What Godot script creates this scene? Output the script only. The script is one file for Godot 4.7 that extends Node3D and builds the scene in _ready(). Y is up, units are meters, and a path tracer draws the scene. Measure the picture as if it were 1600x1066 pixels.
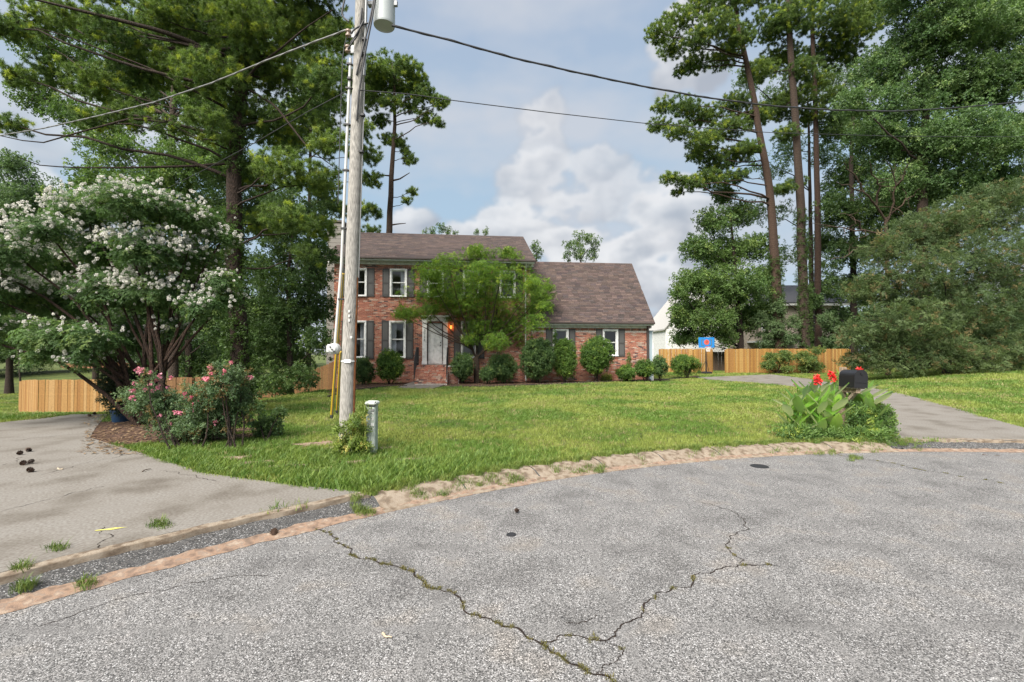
extends Node3D
# ---------------------------------------------------------------- camera geometry: a pixel of the photograph (1600 x 1066) gives a direction
const F := 720.0
const EYE := Vector3(0, 1.6, 0)
const ROAD_C := Vector2(7.28, 6.11)   # centre of the turning circle (x, z)
const ROAD_R := 14.03
const ROAD_Y := -0.10
var PITCH := atan(17.0 / 720.0)
var rng := RandomNumberGenerator.new()
var M := {}
var names := {}

func ray(px: float, py: float) -> Vector3:
	return Basis(Vector3.RIGHT, PITCH) * Vector3((px - 800.0) / F, -(py - 533.0) / F, -1.0)

func gp(px: float, py: float, y := 0.0) -> Vector3:      # where the ray meets the level y
	var r := ray(px, py)
	return EYE + r * ((y - EYE.y) / r.y)

func gt(px: float, py: float) -> Vector3:                # where the ray meets the terrain
	var p := gp(px, py, 0.0)
	for k in 12:
		p = gp(px, py, hgt(p.x, p.z))
	return p

func at(px: float, py: float, d: float) -> Vector3:      # the point of the ray at depth d
	var r := ray(px, py)
	return EYE + r * (d / -r.z)

func on_plan(px: float, py: float, a: Vector3, b: Vector3) -> Vector3:   # where the ray meets the upright plane through a and b
	var r := ray(px, py)
	var n := Vector3(b.z - a.z, 0, a.x - b.x)
	return EYE + r * ((a - EYE).dot(n) / r.dot(n))

func sst(a: float, b: float, x: float) -> float:
	return smoothstep(a, b, x)

func hgt(x: float, z: float) -> float:                   # the lie of the land, 0 at the kerb top
	var d := -z
	var left := sst(7.5, 12.0, -x) * sst(11.0, 21.0, d) * -1.5 - 0.6 * sst(15.0, 24.0, -x) * sst(20.0, 30.0, d)
	var back := sst(34.0, 75.0, d) * sst(5.0, 25.0, -x) * 1.2
	var q := x + 0.9 * (z + 21.6)
	var right := 0.78 * sst(13.0, 25.0, q) * sst(11.0, 22.0, d)
	return left + back + right

# ---------------------------------------------------------------- mesh building
class MB:
	var v := PackedVector3Array()
	var n := PackedVector3Array()
	var c := PackedColorArray()
	var col := Color.WHITE
	func tri(a: Vector3, b: Vector3, d: Vector3) -> void:
		var m := (d - a).cross(b - a).normalized()
		v.append(a); v.append(b); v.append(d)
		n.append(m); n.append(m); n.append(m)
		c.append(col); c.append(col); c.append(col)
	func quad(a: Vector3, b: Vector3, d: Vector3, e: Vector3) -> void:
		tri(a, b, d); tri(a, d, e)
	func box(p: Vector3, s: Vector3, bs := Basis.IDENTITY, bevel := 0.0) -> void:
		var h := s * 0.5
		var x := bs.x * h.x
		var y := bs.y * h.y
		var z := bs.z * h.z
		if bevel > 0.0:
			var bx := bs.x * bevel
			var by := bs.y * bevel
			var bz := bs.z * bevel
			for sg in [1.0, -1.0]:
				face(p + x * sg, (y - by), (z - bz) * sg)
				face(p + y * sg, (z - bz), (x - bx) * sg)
				face(p + z * sg, (x - bx), (y - by) * sg)
			for sa in [1.0, -1.0]:
				for sb in [1.0, -1.0]:
					strip(p + x * sa + (y - by) * sb, p + (x - bx) * sa + y * sb, z - bz, x * sa + y * sb)
					strip(p + y * sa + (z - bz) * sb, p + (y - by) * sa + z * sb, x - bx, y * sa + z * sb)
					strip(p + z * sa + (x - bx) * sb, p + (z - bz) * sa + x * sb, y - by, z * sa + x * sb)
			return
		for sg in [1.0, -1.0]:
			face(p + x * sg, y, z * sg)
			face(p + y * sg, z, x * sg)
			face(p + z * sg, x, y * sg)
	func face(o: Vector3, a: Vector3, b: Vector3) -> void:      # outward = a x b
		quad(o - a - b, o - a + b, o + a + b, o + a - b)
	func strip(a: Vector3, b: Vector3, w: Vector3, out: Vector3) -> void:
		if (b + w - (a - w)).cross(a + w - (a - w)).dot(out) > 0.0:
			quad(a - w, a + w, b + w, b - w)
		else:
			quad(a - w, b - w, b + w, a + w)
	func slab(o: Vector3, x: Vector3, y: Vector3, z: Vector3) -> void:   # box from corner o along three edges
		var mid := o + (x + y + z) * 0.5
		box(mid, Vector3(x.length(), y.length(), z.length()), Basis(x.normalized(), y.normalized(), z.normalized()))
	func tube(pts: Array, rad: Array, sides := 8, cap := true) -> void:
		var rings := []
		var norms := []
		var up := Vector3.UP
		var t0: Vector3 = (pts[1] - pts[0]).normalized()
		var u := t0.cross(Vector3(0.31, 0.2, 0.93)).normalized()
		for i in pts.size():
			var t: Vector3
			if i == 0: t = pts[1] - pts[0]
			elif i == pts.size() - 1: t = pts[i] - pts[i - 1]
			else: t = pts[i + 1] - pts[i - 1]
			t = t.normalized()
			u = (u - t * u.dot(t)).normalized()
			var w := t.cross(u)
			var ring := []
			var nr := []
			for k in sides:
				var a := TAU * k / sides
				var o := u * cos(a) + w * sin(a)
				ring.append(pts[i] + o * rad[i])
				nr.append(o)
			rings.append(ring)
			norms.append(nr)
		for i in pts.size() - 1:
			for k in sides:
				var j := (k + 1) % sides
				var a: Vector3 = rings[i][k]
				var b: Vector3 = rings[i][j]
				var d: Vector3 = rings[i + 1][j]
				var e: Vector3 = rings[i + 1][k]
				for q in [[a, norms[i][k]], [d, norms[i + 1][j]], [b, norms[i][j]], [a, norms[i][k]], [e, norms[i + 1][k]], [d, norms[i + 1][j]]]:
					v.append(q[0]); n.append(q[1]); c.append(col)
		if cap:
			for k in range(1, sides - 1):
				tri(rings[0][0], rings[0][k], rings[0][k + 1])
				tri(rings[-1][0], rings[-1][k + 1], rings[-1][k])
	func grid(p: Array, w: int, smooth := true) -> void:         # rows of w points; upward normals when rows run away from the viewer
		var h := p.size() / w
		var nn := []
		if smooth:
			for j in h:
				for i in w:
					var a: Vector3 = p[j * w + mini(i + 1, w - 1)] - p[j * w + maxi(i - 1, 0)]
					var b: Vector3 = p[mini(j + 1, h - 1) * w + i] - p[maxi(j - 1, 0) * w + i]
					nn.append(a.cross(b).normalized())
		for j in h - 1:
			for i in w - 1:
				var k := j * w + i
				for q in [k, k + w, k + w + 1, k, k + w + 1, k + 1]:
					v.append(p[q]); c.append(col)
					if smooth: n.append(nn[q])
				if not smooth:
					var m1: Vector3 = (p[k + w + 1] - p[k]).cross(p[k + w] - p[k]).normalized()
					for q in 6: n.append(m1)
	func lathe(o: Vector3, prof: Array, sides := 16, ax := Basis.IDENTITY) -> void:   # prof: [radius, height]
		for i in prof.size() - 1:
			for k in sides:
				var a0 := TAU * k / sides
				var a1 := TAU * (k + 1) / sides
				var d0 := Vector3(cos(a0), 0, sin(a0))
				var d1 := Vector3(cos(a1), 0, sin(a1))
				var r0: float = prof[i][0]
				var r1: float = prof[i + 1][0]
				var y0 := Vector3(0, prof[i][1], 0)
				var y1 := Vector3(0, prof[i + 1][1], 0)
				var sl := Vector2(prof[i + 1][1] - prof[i][1], r0 - r1).normalized()
				var pp := [d0 * r0 + y0, d1 * r0 + y0, d1 * r1 + y1, d0 * r1 + y1]
				var ns := [d0 * sl.x + Vector3(0, sl.y, 0), d1 * sl.x + Vector3(0, sl.y, 0)]
				var nq := [ns[0], ns[1], ns[1], ns[0]]
				for q in [0, 1, 2, 0, 2, 3]:
					if (q == 1 and r0 < 1e-6) or (q == 2 and r1 < 1e-6): pass
					v.append(o + ax * pp[q]); n.append(ax * nq[q]); c.append(col)
	func poly(pts: Array, y_off := 0.0) -> void:                  # flat polygon facing up
		var p2 := PackedVector2Array()
		for p in pts: p2.append(Vector2(p.x, p.z))
		var ix := Geometry2D.triangulate_polygon(p2)
		for k in ix.size() / 3:
			var a: Vector3 = pts[ix[k * 3]]
			var b: Vector3 = pts[ix[k * 3 + 1]]
			var d: Vector3 = pts[ix[k * 3 + 2]]
			if (d - a).cross(b - a).y < 0.0:
				var t := b; b = d; d = t
			tri(a + Vector3(0, y_off, 0), b + Vector3(0, y_off, 0), d + Vector3(0, y_off, 0))
	func mesh() -> ArrayMesh:
		var a := []
		a.resize(Mesh.ARRAY_MAX)
		a[Mesh.ARRAY_VERTEX] = v
		a[Mesh.ARRAY_NORMAL] = n
		a[Mesh.ARRAY_COLOR] = c
		var m := ArrayMesh.new()
		m.add_surface_from_arrays(Mesh.PRIMITIVE_TRIANGLES, a)
		return m

func numbered(s: String) -> String:
	if not names.has(s):
		names[s] = 0
		return s
	names[s] += 1
	return "%s_%03d" % [s, names[s]]

func tag(o: Node, label := "", category := "", group := "", kind := "") -> Node:
	if label: o.set_meta("label", label)
	if category: o.set_meta("category", category)
	if group: o.set_meta("group", group)
	if kind: o.set_meta("kind", kind)
	return o

func thing(called: String, where: Vector3, label: String, category: String, group := "") -> Node3D:
	var o := Node3D.new()
	o.name = numbered(called)
	add_child(o)
	o.position = where
	tag(o, label, category, group)
	return o

func part(called: String, mb: MB, m: Material, parent: Node) -> MeshInstance3D:
	return inst(called, mb.mesh(), m, parent)

func inst(called: String, me: Mesh, m: Material, parent: Node, xf := Transform3D.IDENTITY) -> MeshInstance3D:
	var o := MeshInstance3D.new()
	o.mesh = me
	o.material_override = m
	o.name = numbered(called) if parent == self else called
	o.transform = xf
	parent.add_child(o, true)
	return o

func scatter(called: String, me: Mesh, m: Material, xfs: Array, cols: Array, parent: Node, kind := "stuff") -> MultiMeshInstance3D:
	var mm := MultiMesh.new()
	mm.transform_format = MultiMesh.TRANSFORM_3D
	mm.use_colors = true
	mm.mesh = me
	mm.instance_count = xfs.size()
	for i in xfs.size():
		mm.set_instance_transform(i, xfs[i])
		mm.set_instance_color(i, cols[i])
	var o := MultiMeshInstance3D.new()
	o.multimesh = mm
	o.material_override = m
	o.name = numbered(called) if parent == self else called
	parent.add_child(o, true)
	if kind: o.set_meta("kind", kind)
	return o

func structure(called: String, mb: MB, m: Material, parent: Node = self) -> MeshInstance3D:
	var o := part(called, mb, m, parent)
	if parent == self: o.set_meta("kind", "structure")
	return o

# ---------------------------------------------------------------- materials
func srgb(r: float, g: float, b: float) -> Color:         # a linear base colour as albedo_color wants it
	return Color(r, g, b).linear_to_srgb()

func noise_tex(kind: int, freq: float, stops: Array, size := 512, sd := 1, oct := 4, cell := 0, normal := false) -> NoiseTexture2D:
	var fn := FastNoiseLite.new()
	fn.noise_type = kind
	fn.seed = sd
	fn.frequency = freq
	fn.fractal_type = FastNoiseLite.FRACTAL_FBM if oct > 1 else FastNoiseLite.FRACTAL_NONE
	fn.fractal_octaves = oct
	fn.cellular_return_type = cell
	fn.cellular_jitter = 1.0
	var t := NoiseTexture2D.new()
	t.width = size
	t.height = size
	t.seamless = true
	t.seamless_blend_skirt = 0.15
	t.noise = fn
	if normal:
		t.as_normal_map = true
		t.bump_strength = 4.0
	elif stops.size():
		var g := Gradient.new()
		var off := PackedFloat32Array()
		var cs := PackedColorArray()
		for s in stops:
			off.append(s[0]); cs.append(s[1])
		g.offsets = off
		g.colors = cs
		t.color_ramp = g
	return t

func mat(c: Color, rough := 0.8, metal := 0.0, vertex := false) -> StandardMaterial3D:
	var m := StandardMaterial3D.new()
	m.albedo_color = c
	m.roughness = rough
	m.metallic = metal
	m.vertex_color_use_as_albedo = vertex
	m.cull_mode = BaseMaterial3D.CULL_DISABLED
	return m

func tri_mat(c: Color, tex: Texture2D, per_m: float, rough := 0.85, vertex := false, world := true, stretch := Vector3.ONE) -> StandardMaterial3D:
	var m := mat(c, rough, 0.0, vertex)
	m.albedo_texture = tex
	m.uv1_triplanar = true
	m.uv1_world_triplanar = world
	m.uv1_scale = Vector3.ONE * per_m * stretch
	return m

func over(m: StandardMaterial3D, tex: Texture2D, per_m: float, mode := BaseMaterial3D.BLEND_MODE_MUL) -> void:
	m.detail_enabled = true
	m.detail_albedo = tex
	m.detail_blend_mode = mode
	m.detail_uv_layer = BaseMaterial3D.DETAIL_UV_2
	m.uv2_triplanar = true
	m.uv2_world_triplanar = true
	m.uv2_scale = Vector3.ONE * per_m

func relief(m: StandardMaterial3D, tex: Texture2D, cm: float) -> void:
	m.heightmap_enabled = true
	m.heightmap_texture = tex
	m.heightmap_scale = cm

func g3(a: float) -> Color:
	return Color(a, a, a)

func make_materials() -> void:
	var CELL := FastNoiseLite.TYPE_CELLULAR
	var SMP := FastNoiseLite.TYPE_SIMPLEX_SMOOTH
	# asphalt: light and dark chips, 9 mm each, then large worn patches
	var chips := noise_tex(CELL, 0.20, [[0.0, g3(0.19)], [0.25, Color(0.36, 0.355, 0.35)], [0.5, Color(0.46, 0.455, 0.45)], [0.72, Color(0.53, 0.525, 0.52)], [0.9, Color(0.63, 0.62, 0.61)], [1.0, g3(0.80)]], 1024, 3, 1, FastNoiseLite.RETURN_CELL_VALUE)
	var chip_h := noise_tex(CELL, 0.20, [[0.0, g3(1.0)], [1.0, g3(0.0)]], 1024, 3, 1, FastNoiseLite.RETURN_DISTANCE)
	var worn := noise_tex(SMP, 0.008, [[0.0, Color(0.80, 0.795, 0.79)], [0.3, Color(0.905, 0.90, 0.895)], [0.45, Color(0.955, 0.95, 0.945)], [0.62, Color(0.98, 0.975, 0.97)], [0.8, Color(1.0, 0.98, 0.955)], [1.0, Color(1.0, 0.97, 0.93)]], 1024, 8, 8)
	M.asphalt = tri_mat(srgb(0.95, 0.955, 0.965), chips, 0.85, 0.92)
	over(M.asphalt, worn, 0.17)
	relief(M.asphalt, chip_h, 0.3)
	var chips_dark := noise_tex(CELL, 0.22, [[0.0, g3(0.10)], [0.5, g3(0.29)], [0.85, Color(0.40, 0.385, 0.37)], [1.0, g3(0.72)]], 512, 5, 1, FastNoiseLite.RETURN_CELL_VALUE)
	M.asphalt_dark = tri_mat(srgb(1.0, 1.0, 1.0), chips_dark, 1.2, 0.92)
	relief(M.asphalt_dark, chip_h, 0.5)
	var conc_fine := noise_tex(SMP, 0.22, [[0.0, g3(0.62)], [0.35, g3(0.84)], [0.6, g3(0.95)], [1.0, g3(1.0)]], 1024, 22, 3)
	var sandy := noise_tex(SMP, 0.018, [[0.0, Color(0.36, 0.30, 0.26)], [0.3, Color(0.56, 0.46, 0.39)], [0.5, Color(0.70, 0.57, 0.47)], [0.62, Color(0.60, 0.52, 0.46)], [0.75, Color(0.74, 0.64, 0.55)], [1.0, Color(0.76, 0.72, 0.67)]], 512, 11, 6)
	M.clay = tri_mat(srgb(0.78, 0.80, 0.81), sandy, 0.9, 0.97)
	over(M.clay, conc_fine, 1.1)
	relief(M.clay, noise_tex(SMP, 0.2, [], 512, 12, 4), 0.25)
	var conc := noise_tex(SMP, 0.09, [[0.0, Color(0.50, 0.475, 0.45)], [0.35, Color(0.59, 0.57, 0.545)], [0.55, Color(0.625, 0.61, 0.59)], [0.75, Color(0.65, 0.64, 0.62)], [1.0, Color(0.73, 0.72, 0.70)]], 1024, 21, 5)
	M.drive = tri_mat(srgb(0.57, 0.56, 0.54), conc, 0.3, 0.93)
	over(M.drive, noise_tex(SMP, 0.006, [[0.0, Color(0.74, 0.71, 0.68)], [0.32, Color(0.88, 0.865, 0.845)], [0.5, Color(0.955, 0.945, 0.935)], [1.0, Color(1.0, 1.0, 1.0)]], 1024, 25, 9), 0.17)
	relief(M.drive, noise_tex(SMP, 0.3, [], 512, 23, 2), 0.05)
	M.kerb = tri_mat(srgb(0.86, 0.80, 0.72), conc, 0.7, 0.93)
	over(M.kerb, noise_tex(SMP, 0.02, [[0.0, Color(0.48, 0.43, 0.38)], [0.34, Color(0.72, 0.66, 0.60)], [0.46, Color(0.88, 0.84, 0.79)], [0.7, Color(0.97, 0.95, 0.92)], [1.0, Color(0.86, 0.77, 0.68)]], 1024, 26, 8), 0.35)
	relief(M.kerb, noise_tex(SMP, 0.2, [], 512, 24, 3), 0.25)
	var dirt := noise_tex(SMP, 0.025, [[0.0, Color(0.16, 0.11, 0.08)], [0.4, Color(0.33, 0.23, 0.17)], [0.6, Color(0.44, 0.32, 0.24)], [1.0, Color(0.60, 0.47, 0.37)]], 512, 31, 6)
	M.mulch = tri_mat(srgb(0.62, 0.62, 0.62), dirt, 0.8, 0.97)
	relief(M.mulch, noise_tex(SMP, 0.12, [], 512, 32, 5), 1.5)
	var turf := noise_tex(SMP, 0.03, [[0.0, Color(0.23, 0.30, 0.10)], [0.4, Color(0.38, 0.46, 0.17)], [0.6, Color(0.47, 0.53, 0.22)], [0.8, Color(0.56, 0.57, 0.29)], [1.0, Color(0.64, 0.60, 0.38)]], 512, 41, 6)
	M.turf = tri_mat(srgb(0.62, 0.62, 0.62), turf, 0.4, 0.95)
	over(M.turf, noise_tex(SMP, 0.012, [[0.0, g3(0.62)], [0.5, g3(0.9)], [1.0, g3(1.0)]], 512, 42, 5), 0.06)
	relief(M.turf, noise_tex(SMP, 0.12, [], 512, 43, 4), 3.0)
	M.leaf = mat(Color.WHITE, 0.55, 0.0, true)
	M.leaf.backlight_enabled = true
	M.leaf.backlight = srgb(0.85, 0.9, 0.55)
	M.grass = mat(Color.WHITE, 0.6, 0.0, true)
	M.grass.backlight_enabled = true
	M.grass.backlight = srgb(0.6, 0.6, 0.4)
	M.paint = mat(Color.WHITE, 0.6, 0.0, true)
	M.petal = mat(Color.WHITE, 0.7, 0.0, true)
	M.petal.backlight_enabled = true
	M.petal.backlight = srgb(0.3, 0.3, 0.3)
	var bark := noise_tex(SMP, 0.03, [[0.0, Color(0.20, 0.16, 0.14)], [0.45, Color(0.44, 0.38, 0.33)], [0.65, Color(0.58, 0.51, 0.46)], [1.0, Color(0.74, 0.68, 0.63)]], 512, 51, 6)
	M.bark = tri_mat(srgb(0.55, 0.55, 0.55), bark, 1.6, 0.95, true, false, Vector3(1.6, 0.35, 1.6))
	relief(M.bark, noise_tex(SMP, 0.03, [], 512, 51, 6), 5.0)
	var grain := noise_tex(SMP, 0.05, [[0.0, g3(0.38)], [0.35, g3(0.72)], [0.55, g3(0.92)], [1.0, g3(1.0)]], 512, 61, 6)
	M.pole_wood = tri_mat(srgb(0.47, 0.445, 0.405), grain, 2.4, 0.9, true, false, Vector3(2.0, 0.10, 2.0))
	relief(M.pole_wood, grain, 1.2)
	M.plank = tri_mat(srgb(0.95, 0.95, 0.95), grain, 1.6, 0.8, true, true, Vector3(2.5, 0.25, 2.5))
	var brick_t := noise_tex(SMP, 0.06, [[0.0, g3(0.55)], [0.4, g3(0.85)], [0.7, g3(1.0)], [1.0, g3(1.0)]], 256, 71, 5)
	M.brick = tri_mat(srgb(1, 1, 1), brick_t, 1.4, 0.92, true)
	M.mortar = tri_mat(srgb(0.56, 0.50, 0.44), brick_t, 0.7, 0.95)
	M.shingle = tri_mat(srgb(1, 1, 1), brick_t, 0.9, 0.95, true)
	M.white = tri_mat(srgb(0.80, 0.80, 0.78), noise_tex(SMP, 0.02, [[0.0, g3(0.82)], [0.5, g3(0.96)], [1.0, g3(1.0)]], 256, 81, 5), 0.8, 0.55)
	M.shutter = mat(srgb(0.050, 0.047, 0.045), 0.65)
	M.black = mat(srgb(0.018, 0.018, 0.02), 0.35)
	M.iron = mat(srgb(0.02, 0.02, 0.022), 0.55)
	M.room_wall = mat(srgb(0.34, 0.31, 0.27), 0.9)
	M.curtain = mat(srgb(0.55, 0.58, 0.62), 0.9)
	M.glass = mat(Color(0.1, 0.11, 0.12, 0.08), 0.04)
	M.glass.transparency = BaseMaterial3D.TRANSPARENCY_ALPHA
	M.gutter = mat(srgb(0.055, 0.04, 0.035), 0.5)
	M.steel = mat(srgb(0.26, 0.27, 0.275), 0.5, 0.3)
	M.wire = mat(srgb(0.03, 0.03, 0.033), 0.6)
	M.cable_pale = mat(srgb(0.20, 0.20, 0.20), 0.5, 0.3)
	M.conduit = mat(srgb(0.52, 0.52, 0.50), 0.5)
	M.sticker_dark = mat(srgb(0.05, 0.05, 0.055), 0.6)
	M.mailbox = mat(srgb(0.015, 0.015, 0.017), 0.3)
	M.crack = tri_mat(srgb(0.10, 0.085, 0.06), dirt, 3.0, 0.97)
	M.red_petal = mat(srgb(0.62, 0.02, 0.02), 0.6)
	M.faded_petal = mat(srgb(0.36, 0.10, 0.06), 0.7)
	M.cable = mat(srgb(0.22, 0.22, 0.22), 0.5, 0.5)

# ---------------------------------------------------------------- sky: thin grey-blue veil with heaped clouds low down, the same all the way round
func sky_image() -> Image:
	var w := 1536
	var h := 768
	var im := Image.create(w, h, false, Image.FORMAT_RGBF)
	var n1 := FastNoiseLite.new()
	n1.seed = 4; n1.frequency = 1.5; n1.fractal_octaves = 5
	var n2 := FastNoiseLite.new()
	n2.seed = 9; n2.frequency = 8.0; n2.fractal_octaves = 6
	# heaps: [direction x in photo pixels, y in photo pixels, radius across, radius up]; then look-alikes round the horizon
	var heaps := []
	for b in [[850, 215, 54, 55, 0.75], [845, 285, 64, 62, 0.85], [930, 270, 55, 45, 0.75], [900, 325, 75, 40, 0.8], [1010, 320, 70, 55, 0.7], [820, 355, 85, 42], [760, 372, 70, 26], [905, 385, 90, 40], [1010, 400, 110, 60], [1080, 430, 90, 70], [640, 345, 36, 26], [1080, 75, 60, 60], [690, 400, 100, 30], [960, 440, 130, 60], [1060, 350, 80, 70], [880, 440, 120, 50], [600, 430, 120, 40]]:
		var dr := ray(b[0], b[1]).normalized()
		heaps.append([atan2(dr.x, -dr.z), asin(dr.y), b[2] / 760.0, b[3] / 760.0, b[4] if b.size() > 4 else 0.9])
	var r := RandomNumberGenerator.new()
	r.seed = 77
	for k in 60:
		var az := r.randf_range(0.75, TAU - 0.75)
		var el := r.randf_range(0.05, 0.42)
		for j in 3:
			heaps.append([az + r.randf_range(-0.13, 0.13), el + r.randf_range(-0.06, 0.08), r.randf_range(0.06, 0.13), r.randf_range(0.04, 0.09), r.randf_range(0.55, 0.95)])
	var cols := []
	cols.resize(128)
	for k in 128: cols[k] = []
	for b in heaps:
		var c0 := int(floor((b[0] - b[2] * 1.8) / TAU * 128.0))
		var c1 := int(floor((b[0] + b[2] * 1.8) / TAU * 128.0))
		for k in range(c0, c1 + 1):
			cols[posmod(k, 128)].append(b)
	for j in h / 2:
		var el := PI * (0.5 - (j + 0.5) / h)
		var ce := cos(el)
		var se := sin(el)
		var base := Color(0.40, 0.56, 0.71).lerp(Color(0.365, 0.455, 0.60), sst(0.10, 0.75, el))
		base = Color(0.62, 0.67, 0.73).lerp(base, sst(-0.02, 0.22, el))
		for i in w:
			var az := TAU * (i + 0.5) / w
			var p := Vector3(sin(az) * ce, se * 1.7, -cos(az) * ce)
			var a := n1.get_noise_3dv(p * Vector3(1.0, 2.0, 1.0))
			var b2 := n2.get_noise_3dv(p)
			var c := base.lerp(Color(0.57, 0.60, 0.66), clampf(0.26 + a * 1.1 + b2 * 0.3, 0.0, 0.8))
			var dens := 0.0
			var lift := 0.0
			for q in cols[i * 128 / w]:
				var dx := fposmod(az - q[0] + PI, TAU) - PI
				var u: float = dx / q[2]
				var vv: float = (el - q[1]) / q[3]
				var rr := u * u + vv * vv
				if rr < 2.6:
					var k: float = sst(1.25, 0.58, rr + b2 * 1.65 + a * 0.3) * q[4]
					if k > 0.0:
						lift = lerpf(lift, clampf(0.58 + 0.5 * vv - 0.2 * u + b2 * 1.0, 0.0, 1.0), k)
						dens = maxf(dens, k)
			if dens > 0.0:
				var cc := Color(0.40, 0.425, 0.48).lerp(Color(0.86, 0.85, 0.85), lift)
				c = c.lerp(cc, dens * 0.88)
			im.set_pixel(i, j, c)
	for j in range(h / 2, h):
		for i in w:
			im.set_pixel(i, j, Color(0.2, 0.2, 0.19))
	return im

func set_view_and_light() -> void:
	var cam := Camera3D.new()
	cam.name = "camera"
	cam.position = EYE
	cam.rotation.x = PITCH
	cam.fov = rad_to_deg(2.0 * atan(533.0 / F))
	cam.near = 0.05
	cam.far = 900.0
	cam.current = true
	add_child(cam)
	var env := Environment.new()
	env.background_mode = Environment.BG_SKY
	var sm := PanoramaSkyMaterial.new()
	sm.panorama = ImageTexture.create_from_image(sky_image())
	var sk := Sky.new()
	sk.sky_material = sm
	env.sky = sk
	env.background_energy_multiplier = 0.44
	env.tonemap_mode = Environment.TONE_MAPPER_LINEAR
	env.tonemap_exposure = 2.5
	env.sdfgi_enabled = true
	env.ssao_enabled = true
	env.ssil_enabled = true
	var we := WorldEnvironment.new()
	we.name = "surroundings"
	we.environment = env
	add_child(we)
	var sun := DirectionalLight3D.new()
	sun.name = "sun"
	sun.light_color = Color(1.0, 0.975, 0.94)
	sun.light_energy = 1.25
	sun.light_angular_distance = 40.0
	sun.shadow_enabled = true
	sun.rotation_degrees = Vector3(-48, -32, 0)
	add_child(sun)

# ---------------------------------------------------------------- ground
func arc_pt(ang: float, r: float, y: float) -> Vector3:
	return Vector3(ROAD_C.x + cos(ang) * r, y, ROAD_C.y + sin(ang) * r)

func ang_of(p: Vector3) -> float:
	return atan2(p.z - ROAD_C.y, p.x - ROAD_C.x)

func strip_sheet(left: Array, right: Array, cols: int, rows: int, lift: float, mb: MB) -> void:   # a sheet between two edge lines, laid on the land
	var pts := []
	var la := resample(left, rows)
	var ra := resample(right, rows)
	for j in rows:
		for i in cols:
			var p: Vector3 = la[j].lerp(ra[j], float(i) / (cols - 1))
			p.y = hgt(p.x, p.z) + lift
			pts.append(p)
	mb.grid(pts, cols)

func resample(a: Array, n: int) -> Array:
	var len := [0.0]
	for i in range(1, a.size()): len.append(len[-1] + a[i].distance_to(a[i - 1]))
	var out := []
	var k := 0
	for i in n:
		var s: float = len[-1] * i / (n - 1)
		while k < a.size() - 2 and len[k + 1] < s: k += 1
		out.append(a[k].lerp(a[k + 1], (s - len[k]) / maxf(len[k + 1] - len[k], 1e-6)))
	return out

func pxs(list: Array) -> Array:
	var o := []
	for p in list: o.append(gp(p[0], p[1]))
	return o

var lawn_holes := []       # polygons (x, z) where no grass stands
func hole(pts: Array) -> void:
	var p := PackedVector2Array()
	for q in pts: p.append(Vector2(q.x, q.z))
	lawn_holes.append(p)

func blob(c: Vector3, rx: float, rz: float, turn: float, mb: MB, lift: float, rough := 0.25, keep := false) -> void:   # an uneven patch lying on the land
	var n := 26
	var ring := []
	for k in n:
		var a := TAU * k / n
		var f := 1.0 + rng.randf_range(-rough, rough)
		var o := Vector3(cos(a) * rx * f, 0, sin(a) * rz * f).rotated(Vector3.UP, turn)
		var p := c + o
		p.y = hgt(p.x, p.z) + lift
		ring.append(p)
	var m := Vector3(c.x, hgt(c.x, c.z) + lift, c.z)
	for k in n: mb.tri(m, ring[(k + 1) % n], ring[k]) if (ring[k] - m).cross(ring[(k + 1) % n] - m).y > 0.0 else mb.tri(m, ring[k], ring[(k + 1) % n])
	if not keep: hole(ring)

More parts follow.
